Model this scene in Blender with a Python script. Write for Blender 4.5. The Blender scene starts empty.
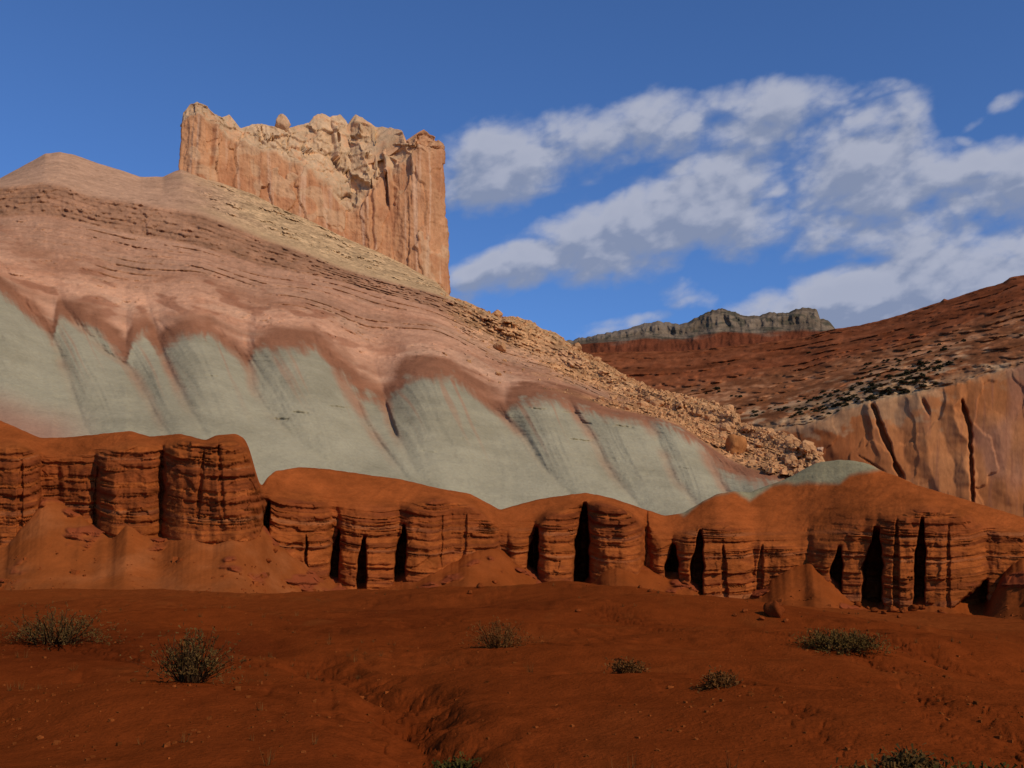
import bpy, math, random
import numpy as np

random.seed(7)
RNG = np.random.default_rng(11)
SC = bpy.context.scene
COL = SC.collection
R = math.radians

# ------------------------------------------------------------------ camera
FPX = 1098.0                       # focal length in pixels of a 1024 px wide frame
PITCH = math.atan((600 - 384) / FPX)
CAM = np.array([0.0, 0.0, 2.2])
cam_data = bpy.data.cameras.new("camera")
cam_data.sensor_width = 36.0
cam_data.lens = 36.0 * FPX / 1024.0
cam_data.clip_start = 0.1
cam_data.clip_end = 20000.0
cam = bpy.data.objects.new("camera", cam_data)
cam.location = CAM
cam.rotation_euler = (math.pi / 2 + PITCH, 0, 0)
COL.objects.link(cam)
SC.camera = cam

# ------------------------------------------------------------------ light
SUN_EL, SUN_AZ = R(35), R(45)      # azimuth measured from straight behind the camera towards its right
sun_dir = np.array([math.sin(SUN_AZ) * math.cos(SUN_EL), -math.cos(SUN_AZ) * math.cos(SUN_EL), math.sin(SUN_EL)])
sl = bpy.data.lights.new("sun", 'SUN')
sl.energy = 3.0
sl.angle = R(0.53)
sl.color = (1.0, 0.87, 0.70)
so = bpy.data.objects.new("sun", sl)
from mathutils import Vector
so.rotation_euler = Vector(sun_dir).to_track_quat('Z', 'Y').to_euler()
so.location = (60, -60, 80)
COL.objects.link(so)

SC.view_settings.view_transform = 'Standard'
SC.view_settings.look = 'None'
SC.view_settings.gamma = 1.0
SC.view_settings.exposure = 0.0
SC.view_settings.use_curve_mapping = False

world = bpy.data.worlds.new("World")
SC.world = world
world.use_nodes = True
SKY_STRENGTH = 0.10


class NG:
    """small helper to wire shader nodes"""
    def __init__(self, tree):
        self.t = tree
        self.n = tree.nodes
        self.l = tree.links

    def node(self, typ, **kw):
        nd = self.n.new(typ)
        for k, v in kw.items():
            setattr(nd, k, v)
        return nd

    def put(self, sock, v):
        if isinstance(v, bpy.types.NodeSocket):
            self.l.new(v, sock)
        else:
            sock.default_value = v

    def math(self, op, a, b=None, c=None, clamp=False):
        nd = self.n.new('ShaderNodeMath')
        nd.operation = op
        nd.use_clamp = clamp
        self.put(nd.inputs[0], a)
        if b is not None:
            self.put(nd.inputs[1], b)
        if c is not None:
            self.put(nd.inputs[2], c)
        return nd.outputs[0]

    def mix(self, fac, a, b, blend='MIX'):
        nd = self.n.new('ShaderNodeMix')
        nd.data_type = 'RGBA'
        nd.blend_type = blend
        self.put(nd.inputs[0], fac)
        self.put(nd.inputs[6], a)
        self.put(nd.inputs[7], b)
        return nd.outputs[2]

    def noise(self, vec, scale, detail=5, rough=0.55, dist=0.0):
        nd = self.n.new('ShaderNodeTexNoise')
        nd.inputs['Scale'].default_value = scale
        nd.inputs['Detail'].default_value = detail
        nd.inputs['Roughness'].default_value = rough
        nd.inputs['Distortion'].default_value = dist
        self.l.new(vec, nd.inputs['Vector'])
        return nd.outputs['Fac']

    def smooth(self, v, lo, hi):
        nd = self.n.new('ShaderNodeMapRange')
        nd.interpolation_type = 'SMOOTHSTEP'
        self.put(nd.inputs['Value'], v)
        nd.inputs['From Min'].default_value = lo
        nd.inputs['From Max'].default_value = hi
        return nd.outputs['Result']

    def combine(self, x, y, z):
        nd = self.n.new('ShaderNodeCombineXYZ')
        for i, v in enumerate((x, y, z)):
            self.put(nd.inputs[i], v)
        return nd.outputs[0]


def az_el(px, row):
    dx, dy = (px - 512) / FPX, (384 - row) / FPX
    x, y, z = dx, math.cos(PITCH) - dy * math.sin(PITCH), math.sin(PITCH) + dy * math.cos(PITCH)
    return math.atan2(x, y), math.atan2(z, math.hypot(x, y))


def build_world():
    g = NG(world.node_tree)
    g.n.clear()
    out = g.node('ShaderNodeOutputWorld')
    bg = g.node('ShaderNodeBackground')
    bg.inputs['Strength'].default_value = SKY_STRENGTH
    sky = g.node('ShaderNodeTexSky', sky_type='NISHITA', sun_disc=False)
    sky.sun_elevation = SUN_EL
    sky.sun_rotation = math.atan2(sun_dir[0], sun_dir[1])
    sky.altitude = 1700
    sky.air_density = 1.0
    sky.dust_density = 0.6
    sky.ozone_density = 4.0
    tc = g.node('ShaderNodeTexCoord')
    sep = g.node('ShaderNodeSeparateXYZ')
    g.l.new(tc.outputs['Generated'], sep.inputs[0])
    X, Y, Z = sep.outputs
    az = g.math('ARCTAN2', X, Y)
    el = g.math('ARCSINE', Z)
    # cloud banks: soft ellipses on the sky sphere (azimuth, elevation), broken up by noise
    blobs = [  # px, row, rx, ry, tilt (deg), weight
        (505, 168, 85, 46, -8, 1.0), (590, 145, 75, 36, -6, 1.0), (665, 128, 62, 34, 0, 1.0),
        (760, 118, 90, 34, -4, 0.95), (850, 126, 80, 30, 0, 0.85), (900, 104, 30, 18, 20, 0.6),
        (525, 262, 92, 24, -18, 1.0), (625, 232, 105, 42, -8, 1.1), (725, 205, 130, 55, -8, 1.2),
        (835, 185, 110, 60, -8, 1.1), (950, 178, 100, 24, -6, 0.9), (1040, 165, 80, 26, -8, 0.9),
        (860, 236, 75, 26, 0, 0.8), (960, 235, 110, 46, -4, 0.95), (1060, 215, 90, 60, 0, 0.9),
        (985, 275, 130, 46, -10, 1.4), (860, 300, 130, 34, -10, 1.35), (765, 308, 50, 14, -10, 0.8),
        (1005, 100, 26, 9, -18, 0.8), (972, 124, 18, 6, -20, 0.7), (965, 142, 16, 6, 20, 0.6),
        (618, 326, 50, 9, -10, 0.8), (690, 285, 34, 26, 10, 0.55), (735, 270, 60, 16, -15, 0.45),
        (465, 295, 40, 14, -12, 0.6), (470, 215, 22, 9, 8, 0.55), (1100, 330, 120, 60, 0, 1.0),
        (1200, 230, 140, 120, 0, 0.9), (560, 190, 30, 10, -30, 0.5),
    ]
    

    def density(az_s, el_s, vec_s):
        tot = None
        for px, row, rx, ry, tilt, w in blobs:
            a0, e0 = az_el(px, row)
            ka, ke = FPX / rx, FPX / ry
            ct, st = math.cos(R(tilt)), math.sin(R(tilt))
            da = g.math('SUBTRACT', az_s, a0)
            de = g.math('SUBTRACT', e0, el_s)          # downwards, like image rows
            u = g.math('MULTIPLY', g.math('MULTIPLY_ADD', da, ct, g.math('MULTIPLY', de, st)), ka)
            v = g.math('MULTIPLY', g.math('MULTIPLY_ADD', de, ct, g.math('MULTIPLY', da, -st)), ke)
            r2 = g.math('MULTIPLY_ADD', u, u, g.math('MULTIPLY', v, v))
            b = g.math('MULTIPLY', g.math('SUBTRACT', 1.0, g.math('MULTIPLY', r2, 0.5), clamp=True), w)
            tot = b if tot is None else g.math('MAXIMUM', tot, b)
        n1 = g.noise(vec_s, 10.0, 7, 0.58, 0.0)
        vo = g.node('ShaderNodeTexVoronoi', feature='F1')
        vo.inputs['Scale'].default_value = 17.0
        vo.inputs['Detail'].default_value = 2.0
        vo.inputs['Roughness'].default_value = 0.6
        wob = g.node('ShaderNodeTexNoise')
        wob.inputs['Scale'].default_value = 16.0
        wob.inputs['Detail'].default_value = 3.0
        g.l.new(vec_s, wob.inputs['Vector'])
        wv = g.node('ShaderNodeVectorMath', operation='MULTIPLY_ADD')
        g.l.new(wob.outputs['Color'], wv.inputs[0])
        wv.inputs[1].default_value = (0.06, 0.06, 0.0)
        g.l.new(vec_s, wv.inputs[2])
        g.l.new(wv.outputs[0], vo.inputs['Vector'])
        puff = g.math('SUBTRACT', 1.0, vo.outputs['Distance'])
        nn = g.math('MULTIPLY_ADD', puff, 0.38, g.math('MULTIPLY', n1, 1.40))
        d = g.math('ADD', g.math('MULTIPLY', tot, 0.85), g.math('MULTIPLY_ADD', nn, 1.15, -1.02))
        return d, tot

    def cloud_vec(a, e):
        return g.combine(a, g.math('MULTIPLY_ADD', e, 1.6, g.math('MULTIPLY', a, -0.22)), 0.37)

    d0, tot0 = density(az, el, cloud_vec(az, el))
    az2, el2 = g.math('ADD', az, 0.006), g.math('ADD', el, 0.016)
    d1, _ = density(az2, el2, cloud_vec(az2, el2))
    cover = g.math('MULTIPLY', g.smooth(d0, 0.0, 0.62), g.smooth(tot0, 0.02, 0.22))
    # towards the sun (up and to the right) the cloud thins out: those flanks are lit
    lit = g.smooth(g.math('SUBTRACT', d0, d1), -0.22, 0.30)
    thick = g.smooth(d0, 0.35, 1.1)
    lit2 = g.math('SUBTRACT', lit, g.math('MULTIPLY', thick, 0.22), clamp=True)
    k = 1.0 / SKY_STRENGTH
    ccol = g.mix(lit2, (0.235 * k, 0.28 * k, 0.405 * k, 1), (0.43 * k, 0.455 * k, 0.555 * k, 1))
    tint = g.mix(1.0, sky.outputs[0], (0.70, 0.96, 1.30, 1), 'MULTIPLY')
    fac = g.math('MULTIPLY', cover, 0.93)
    col = g.mix(fac, tint, ccol)
    g.l.new(col, bg.inputs['Color'])
    g.l.new(bg.outputs[0], out.inputs[0])


build_world()

# ------------------------------------------------------------------ numpy noise
_perm = RNG.permutation(256).astype(np.int32)
_perm = np.concatenate([_perm, _perm, _perm])
_g3 = RNG.normal(size=(256, 3)).astype(np.float32)
_g3 /= np.linalg.norm(_g3, axis=1, keepdims=True)


def pn(x, y, z):
    """gradient noise, about -0.7..0.7"""
    x, y, z = np.broadcast_arrays(x, y, z)
    sh = x.shape
    x = np.ascontiguousarray(x, np.float32).ravel()
    y = np.ascontiguousarray(y, np.float32).ravel()
    z = np.ascontiguousarray(z, np.float32).ravel()
    xi, yi, zi = np.floor(x).astype(np.int32), np.floor(y).astype(np.int32), np.floor(z).astype(np.int32)
    xf, yf, zf = x - xi, y - yi, z - zi
    xi &= 255; yi &= 255; zi &= 255
    u = xf * xf * xf * (xf * (xf * 6 - 15) + 10)
    v = yf * yf * yf * (yf * (yf * 6 - 15) + 10)
    w = zf * zf * zf * (zf * (zf * 6 - 15) + 10)
    res = 0.0
    for dx in (0, 1):
        wx = u if dx else 1 - u
        px_ = _perm[xi + dx]
        for dy in (0, 1):
            wy = v if dy else 1 - v
            pxy = _perm[px_ + yi + dy]
            for dz in (0, 1):
                wz = w if dz else 1 - w
                h = _perm[pxy + zi + dz]
                gr = _g3[h]
                res = res + wx * wy * wz * (gr[:, 0] * (xf - dx) + gr[:, 1] * (yf - dy) + gr[:, 2] * (zf - dz))
    return (res * 1.6).reshape(sh)


def fbm(x, y, z, octv=4, gain=0.5, lac=2.03):
    a, f, s, t = 1.0, 1.0, 0.0, 0.0
    for i in range(octv):
        s = s + a * pn(x * f + 17.3 * i, y * f + 5.1 * i, z * f + 9.7 * i)
        t += a
        a *= gain
        f *= lac
    return s / t


def ridged(x, y, z, octv=4, gain=0.5, lac=2.03):
    a, f, s, t = 1.0, 1.0, 0.0, 0.0
    for i in range(octv):
        s = s + a * (1 - 2 * np.abs(pn(x * f + 11.3 * i, y * f + 3.1 * i, z * f + 7.7 * i)))
        t += a
        a *= gain
        f *= lac
    return s / t


def worley(x, y, seed=0):
    """2D cellular noise: (F1, F2, random value of the nearest cell)"""
    xi, yi = np.floor(x).astype(np.int64), np.floor(y).astype(np.int64)
    f1 = np.full(x.shape, 9.0, np.float32)
    f2 = np.full(x.shape, 9.0, np.float32)
    idv = np.zeros(x.shape, np.float32)
    for dx in (-1, 0, 1):
        for dy in (-1, 0, 1):
            cx, cy = xi + dx, yi + dy
            h = _perm[(_perm[(cx + seed) & 255] + cy) & 255]
            h2 = _perm[(h + 57) & 255]
            qx = cx + h / 255.0
            qy = cy + h2 / 255.0
            d = np.hypot(x - qx, y - qy).astype(np.float32)
            closer = d < f1
            f2 = np.where(closer, f1, np.minimum(f2, d))
            idv = np.where(closer, _perm[(h2 + 91) & 255] / 255.0, idv)
            f1 = np.where(closer, d, f1)
    return f1, f2, idv


def sstep(x, a, b):
    t = np.clip((x - a) / (b - a), 0, 1)
    return t * t * (3 - 2 * t)


def lerp(a, b, t):
    return a + (b - a) * t


def P(px, row, Y):
    """the point at distance Y (metres along world Y) on the direction of a photograph pixel"""
    px, row, Y = np.broadcast_arrays(np.asarray(px, float), np.asarray(row, float), np.asarray(Y, float))
    dx, dy = (px - 512) / FPX, (384 - row) / FPX
    y = math.cos(PITCH) - dy * math.sin(PITCH)
    z = math.sin(PITCH) + dy * math.cos(PITCH)
    t = Y / y
    return np.stack([dx * t, Y, CAM[2] + z * t], -1)


def cur(pts, sm=0):
    pts = sorted(pts)
    xs = np.array([p[0] for p in pts], float)
    ys = np.array([p[1] for p in pts], float)

    def f(px):
        px = np.asarray(px, float)
        if sm:
            return sum(w * np.interp(px + o * sm, xs, ys) for o, w in ((-1.5, .12), (-.75, .22), (0, .32), (.75, .22), (1.5, .12)))
        return np.interp(px, xs, ys)
    return f


def boxsm(a, k, axis=0):
    if k < 1:
        return a
    pad = [(0, 0)] * a.ndim
    pad[axis] = (k, k)
    b = np.pad(a, pad, mode='edge')
    c = np.cumsum(b, axis=axis)
    n = a.shape[axis]
    z = np.zeros_like(np.take(c, [0], axis))
    c = np.concatenate([z, c], axis)
    hi = np.take(c, np.arange(2 * k + 1, 2 * k + 1 + n), axis)
    lo = np.take(c, np.arange(0, n), axis)
    return (hi - lo) / (2 * k + 1)


def loft(keys, counts, sm=()):
    """keys: list of (N,3) curves; linear in between; returns grid (M,N,3) and the parameter of each row"""
    rows, V = [], []
    for i in range(len(keys) - 1):
        n = counts[i]
        for j in range(n):
            t = j / n
            rows.append(keys[i] * (1 - t) + keys[i + 1] * t)
            V.append(i + t)
    rows.append(keys[-1])
    V.append(len(keys) - 1)
    G = np.array(rows)
    for k in sm:
        g0, g1 = G[0].copy(), G[-1].copy()
        G = boxsm(G, k, 0)
        G[0], G[-1] = g0, g1
    return G, np.array(V)


def along_ray(G, off):
    """move points along their direction from the viewpoint by off metres (positive = away)"""
    d = G - CAM
    L = np.linalg.norm(d, axis=-1, keepdims=True)
    return CAM + d * (1 + off[..., None] / L)


def gnormals(G):
    du = np.gradient(G, axis=1)
    dv = np.gradient(G, axis=0)
    n = np.cross(du, dv)
    n /= np.linalg.norm(n, axis=-1, keepdims=True) + 1e-9
    return n


def grid_object(name, G, colr, mat, wrap=False, parent=None):
    M, N = G.shape[:2]
    idx = np.arange(M * N).reshape(M, N)
    if wrap:
        nx = np.roll(idx, -1, axis=1)
        a, b, c, d = idx[:-1], nx[:-1], nx[1:], idx[1:]
    else:
        a, b, c, d = idx[:-1, :-1], idx[:-1, 1:], idx[1:, 1:], idx[1:, :-1]
    faces = np.stack([a, b, c, d], -1).reshape(-1, 4)
    return raw_object(name, G.reshape(-1, 3), faces, None if colr is None else colr.reshape(-1, 3), mat, parent)


def raw_object(name, verts, faces, colr, mat, parent=None, smooth=True):
    me = bpy.data.meshes.new(name)
    verts = np.ascontiguousarray(verts, np.float32)
    faces = np.ascontiguousarray(faces, np.int32)
    k = faces.shape[1]
    me.vertices.add(len(verts))
    me.vertices.foreach_set("co", verts.ravel())
    me.loops.add(faces.size)
    me.loops.foreach_set("vertex_index", faces.ravel())
    me.polygons.add(len(faces))
    me.polygons.foreach_set("loop_start", np.arange(0, faces.size, k, dtype=np.int32))
    me.polygons.foreach_set("use_smooth", np.full(len(faces), smooth))
    me.update(calc_edges=True)
    if colr is not None:
        at = me.color_attributes.new("Col", 'FLOAT_COLOR', 'POINT')
        c4 = np.ones((len(verts), 4), np.float32)
        c4[:, :3] = np.clip(colr, 0.002, 0.9)
        at.data.foreach_set("color", c4.ravel())
    me.materials.append(mat)
    ob = bpy.data.objects.new(name, me)
    COL.objects.link(ob)
    if parent is not None:
        ob.parent = parent
    return ob


def structure(o):
    o['kind'] = 'structure'
    return o


def tag(o, label, cat, group=None):
    o['label'] = label
    o['category'] = cat
    if group:
        o['group'] = group
    return o


# ------------------------------------------------------------------ materials
def rock_mat(name, coarse, fine, bump, zst=1.0, var=0.35, strength=0.6):
    """surface colour from the mesh (bedding, soils), broken up by two scales of noise, with a noise relief"""
    m = bpy.data.materials.new(name)
    m.use_nodes = True
    g = NG(m.node_tree)
    g.n.clear()
    out = g.node('ShaderNodeOutputMaterial')
    bs = g.node('ShaderNodeBsdfPrincipled')
    bs.inputs['Roughness'].default_value = 0.95
    bs.inputs['Specular IOR Level'].default_value = 0.0
    at = g.node('ShaderNodeAttribute', attribute_name='Col')
    tc = g.node('ShaderNodeTexCoord')
    mp = g.node('ShaderNodeMapping')
    mp.inputs['Scale'].default_value = (1, 1, zst)
    g.l.new(tc.outputs['Object'], mp.inputs[0])
    n1 = g.noise(mp.outputs[0], coarse, 6, 0.6)
    n2 = g.noise(mp.outputs[0], fine, 5, 0.65)
    s = g.math('ADD', g.math('MULTIPLY', g.math('SUBTRACT', n1, 0.5), var * 1.6),
               g.math('MULTIPLY_ADD', g.math('SUBTRACT', n2, 0.5), var * 1.6, 1.0))
    c = g.mix(1.0, at.outputs['Color'], g.combine(s, s, s), 'MULTIPLY')
    g.l.new(c, bs.inputs['Base Color'])
    bp = g.node('ShaderNodeBump')
    bp.inputs['Strength'].default_value = strength
    bp.inputs['Distance'].default_value = bump
    g.l.new(g.math('MULTIPLY_ADD', n1, 1.0, g.math('MULTIPLY', n2, 0.6)), bp.inputs['Height'])
    g.l.new(bp.outputs[0], bs.inputs['Normal'])
    g.l.new(bs.outputs[0], out.inputs[0])
    return m


M_SOIL = rock_mat('red_soil', 1.3, 11.0, 0.09, 1.0, 0.42, 0.8)
M_RED = rock_mat('red_mudstone', 0.5, 3.0, 0.25, 3.0, 0.42)
M_TALUS = rock_mat('red_talus', 0.4, 3.0, 0.12, 1.0, 0.25)
M_HILL = rock_mat('clay_and_shale', 0.16, 1.5, 0.40, 1.4, 0.28, 0.7)
M_CASTLE = rock_mat('orange_sandstone', 0.10, 0.55, 1.2, 0.6, 0.30)
M_WALL = rock_mat('canyon_sandstone', 0.09, 0.7, 0.3, 0.35, 0.45, 0.4)
M_MESA = rock_mat('far_mesa_rock', 0.02, 0.12, 5.0, 0.8, 0.5)
M_BOULDER = rock_mat('boulder_stone', 0.6, 4.0, 0.15, 1.0, 0.35)


def plant_mat(name, a, b, scale=6.0):
    m = bpy.data.materials.new(name)
    m.use_nodes = True
    g = NG(m.node_tree)
    g.n.clear()
    out = g.node('ShaderNodeOutputMaterial')
    bs = g.node('ShaderNodeBsdfPrincipled')
    bs.inputs['Roughness'].default_value = 0.8
    bs.inputs['Specular IOR Level'].default_value = 0.0
    tc = g.node('ShaderNodeTexCoord')
    n = g.noise(tc.outputs['Object'], scale, 3, 0.6)
    g.l.new(g.mix(g.smooth(n, 0.3, 0.7), (*a, 1), (*b, 1)), bs.inputs['Base Color'])
    g.l.new(bs.outputs[0], out.inputs[0])
    return m


M_SAGE = plant_mat('sage_leaf', (0.062, 0.034, 0.009), (0.140, 0.074, 0.022))
M_OLIVE = plant_mat('olive_leaf', (0.075, 0.040, 0.009), (0.150, 0.082, 0.022))
M_DRY = plant_mat('dry_stem', (0.10, 0.038, 0.010), (0.17, 0.070, 0.019))
M_GREEN = plant_mat('green_leaf', (0.040, 0.032, 0.008), (0.085, 0.062, 0.014))
M_JUNIPER = plant_mat('juniper_leaf', (0.022, 0.020, 0.010), (0.06, 0.048, 0.022), 1.5)
M_TWIG = plant_mat('dark_twig', (0.030, 0.016, 0.007), (0.075, 0.036, 0.014))

# ------------------------------------------------------------------ ground
G_PX = np.array([-260, -100, 0, 200, 340, 420, 500, 600, 700, 800, 870, 950, 1024, 1124, 1290], float)
G_D = np.array([10, 15, 22, 32, 45, 65, 88, 115, 160], float)
G_ROW = np.array([
    [832] * 15,
    [748, 748, 750, 752, 758, 775, 757, 752, 750, 752, 756, 760, 764, 770, 770],
    [700, 700, 700, 703, 708, 718, 704, 700, 700, 704, 708, 715, 722, 728, 728],
    [664, 664, 663, 661, 666, 672, 664, 663, 664, 668, 674, 684, 692, 698, 698],
    [634, 634, 634, 630, 634, 640, 638, 638, 640, 645, 650, 659, 667, 672, 672],
    [606, 606, 606, 602, 604, 611, 615, 618, 621, 626, 633, 639, 644, 648, 648],
    [592, 592, 592, 590, 593, 599, 603, 607, 611, 615, 621, 626, 629, 632, 632],
    [592, 592, 592, 592, 594, 597, 600, 604, 607, 611, 615, 619, 622, 624, 624],
    [595, 595, 595, 595, 596, 598, 600, 603, 605, 608, 611, 614, 616, 618, 618],
], float)


def ground_row(px, d):
    px = np.clip(np.asarray(px, float), G_PX[0], G_PX[-1])
    ld = np.log(np.clip(np.asarray(d, float), G_D[0], G_D[-1]))
    gl = np.log(G_D)
    rows = np.stack([np.interp(px, G_PX, G_ROW[i]) for i in range(len(G_D))], 0)
    i = np.clip(np.searchsorted(gl, ld, side='right') - 1, 0, len(gl) - 2)
    t = (ld - gl[i]) / (gl[i + 1] - gl[i])
    r0 = np.take_along_axis(rows, i[None], 0)[0]
    r1 = np.take_along_axis(rows, (i + 1)[None], 0)[0]
    return r0 + (r1 - r0) * t


def ground_depth(px, row):
    ds = np.exp(np.linspace(np.log(10), np.log(160), 400))
    rs = np.array([float(ground_row(np.array([px]), np.array([d]))[0]) for d in ds])
    ok = np.where(rs <= row)[0]
    return float(ds[ok[0]]) if len(ok) else 100.0


def px_line(pts):
    """a line on the ground given by photograph pixels -> world xy"""
    res = []
    for px, row in pts:
        d = ground_depth(px, row)
        q = P(px, row, d)
        res.append((q[0], q[1]))
    return res


def seg_dist(x, y, line):
    best = np.full(x.shape, 1e9)
    tb = np.zeros(x.shape)
    n = len(line) - 1
    for i in range(n):
        (x0, y0), (x1, y1) = line[i], line[i + 1]
        dx, dy = x1 - x0, y1 - y0
        t = np.clip(((x - x0) * dx + (y - y0) * dy) / (dx * dx + dy * dy + 1e-9), 0, 1)
        d = np.hypot(x - x0 - t * dx, y - y0 - t * dy)
        tb = np.where(d < best, (i + t) / n, tb)
        best = np.minimum(best, d)
    return best, tb


GULLIES = [  # (line in pixels, half width m, depth m)
    (px_line([(300, 660), (345, 688), (385, 712), (420, 742), (440, 790)]), 0.8, 0.36),
    (px_line([(310, 684), (350, 700), (400, 722)]), 0.41, 0.12),
    (px_line([(690, 650), (760, 662), (830, 672), (900, 690), (990, 735), (1040, 775)]), 0.81, 0.15),
    (px_line([(820, 652), (880, 668), (950, 682), (1040, 700)]), 0.90, 0.14),
    (px_line([(600, 625), (650, 640), (700, 650), (740, 652)]), 1.26, 0.12),
    (px_line([(700, 690), (740, 706), (775, 722)]), 0.32, 0.08),
    (px_line([(795, 735), (820, 752), (845, 775)]), 0.32, 0.09),
    (px_line([(0, 655), (60, 662), (120, 668), (200, 670), (330, 668)]), 0.90, 0.10),
    (px_line([(905, 725), (935, 742), (960, 765)]), 0.27, 0.08),
]


def ground_height(x, y):
    """ground level at world x, y (arrays)"""
    x, y = np.asarray(x, float), np.asarray(y, float)
    yy = np.maximum(y, 6.0)
    px = 512 + FPX * (x / yy) * (math.cos(PITCH))       # good enough near the ground
    row = ground_row(px, np.clip(yy, 10, 160))
    q = P(px, row, np.clip(yy, 10, 160))
    z = q[..., 2]
    z = np.where(y < 10, lerp(0.0, z, np.clip(y / 10, 0, 1)), z)
    far = np.clip((np.abs(x) - 120) / 300, 0, 1)
    z = lerp(z, 0.5, far)
    z = np.where(y > 160, z - np.clip((y - 160) / 60, 0, 1) * 6, z)
    return z


MOUNDS = [  # pixel of the middle, height m, half sizes m
    (800, 660, 1.2, 10, 6), (560, 645, 0.6, 7, 4), (280, 628, 0.45, 12, 4), (650, 705, 0.35, 4.5, 3), (130, 718, 0.45, 5, 3), (900, 738, 0.35, 4, 2.5),
    (520, 735, 0.25, 3, 2), (400, 650, 0.45, 5, 4), (990, 705, 0.4, 6, 3), (60, 650, 0.3, 6, 4), (700, 626, 1.3, 12, 8), (490, 612, 1.2, 9, 8), (600, 616, 0.7, 6, 6), (930, 650, 0.5, 7, 4),
]
MOUNDS = [(*px_line([(m[0], m[1])])[0], *m[2:]) for m in MOUNDS]


def build_ground():
    fr = np.concatenate([np.linspace(-180, -36, 24, endpoint=False), np.linspace(-36, -29, 20, endpoint=False),
                         np.linspace(-29, 29, 1150), np.linspace(29.4, 36, 20), np.linspace(42, 174, 23)])
    rad = np.concatenate([np.linspace(0.5, 8, 12, endpoint=False), np.exp(np.linspace(np.log(8), np.log(60), 420, endpoint=False)),
                          np.exp(np.linspace(np.log(60), np.log(190), 150, endpoint=False)), np.exp(np.linspace(np.log(190), np.log(9000), 26))])
    A, D = np.meshgrid(np.radians(fr), rad)
    x, y = np.sin(A) * D, np.cos(A) * D
    z = ground_height(x, y)
    z = boxsm(boxsm(z, 6, 0), 8, 1)
    near = np.clip(D / 20, 0.35, 1) * np.clip((400 - D) / 300, 0, 1)
    z = z + near * (0.95 * fbm(x / 22, y / 16, 0 * x + 60, 3) + 0.16 * fbm(x / 9, y / 9, 0 * x, 3) + 0.62 * fbm((0.8 * x - 0.6 * y) / 30, (0.6 * x + 0.8 * y) / 5.5, 0 * x + 70, 3) + 0.10 * fbm(x / 2.2, y / 2.2, 0 * x + 3, 3))
    nf = fbm(x / 0.5, y / 0.5, 0 * x + 7, 3)
    rough = sstep(fbm(x / 5, y / 5, 0 * x + 21, 3), -0.1, 0.35)
    z = z + np.clip(D / 40, .4, 1) * 0.035 * nf * (0.4 + rough)
    # little rills running downhill
    rl = ridged(x / 1.7 + 0.6 * y / 6, y / 6.5, 0 * x + 2, 3)
    z -= near * 0.05 * sstep(rl, 0.55, 0.95) * (0.3 + rough)
    for mx, my, mh, rx, ry in MOUNDS:
        wx, wy = x + 0.35 * rx * fbm(x / rx, y / rx, 0 * x + mx, 2), y + 0.35 * ry * fbm(x / rx, y / rx, 0 * x + my, 2)
        z = z + mh * np.exp(-((wx - mx) / rx) ** 2 - ((wy - my) / ry) ** 2)
    gm = np.zeros_like(z)
    for line, hw, dep in GULLIES:
        wob = 1.6 * hw * fbm(x / (3 * hw), y / (3 * hw), 0 * x + 31, 4)
        d, t = seg_dist(x, y, line)
        prof = (1 - sstep(np.abs(d + wob), 0.1 * hw, 1.7 * hw)) * ((1.0 if dep > 0.34 else 0.35) + (0.0 if dep > 0.34 else 0.65) * sstep(fbm(x / 3, y / 3, 0 * x + 93, 2), -0.2, 0.2))
        prof = prof * sstep(t, 0.0, 0.12) * (1 - 0.6 * sstep(t, 0.9, 1.0))
        z = z - dep * prof
        gm = np.maximum(gm, prof)
    # clods and cracks in the gullies
    f1, f2, idc = worley(x / 0.45 + 0.6 * fbm(x / .7, y / .7, 0 * x, 2), y / 0.45 + .6 * fbm(x / .7, y / .7, 0 * x + 8, 2), 5)
    z += gm * (0.09 * (idc - 0.5) - 0.07 * (1 - sstep(f2 - f1, 0.02, 0.18)) + 0.10 * fbm(x / 0.6, y / 0.6, 0 * x + 5, 3))
    # colour: red soils with paler washed sand and duller clay
    base = np.array([0.180, 0.0335, 0.0058])
    dark = np.array([0.112, 0.0195, 0.004])
    pale = np.array([0.225, 0.060, 0.012])
    n1 = fbm(x / 14, y / 22, 0 * x + 40, 4)
    n2 = fbm(x / 2.4, y / 5.0, 0 * x + 44, 4)
    c = lerp(base, dark, sstep(n1 + 0.5 * n2, -0.1, 0.5)[..., None] * 0.8)
    c = lerp(c, pale, (sstep(n2 - 0.6 * n1, 0.1, 0.55) * 0.45 * np.clip((D - 12) / 40, 0.3, 1))[..., None])
    c = lerp(c, np.array([0.215, 0.047, 0.009]), (sstep(D, 45, 100) * 0.7)[..., None])
    c = c * (1 + 0.25 * nf[..., None] * (0.4 + rough[..., None]))
    c = lerp(c, dark * 0.9, (gm * 0.45)[..., None])
    G = np.stack([x, y, z], -1)
    o = structure(grid_object('ground', G, c, M_SOIL, wrap=True))
    return o


ground = build_ground()

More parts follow.
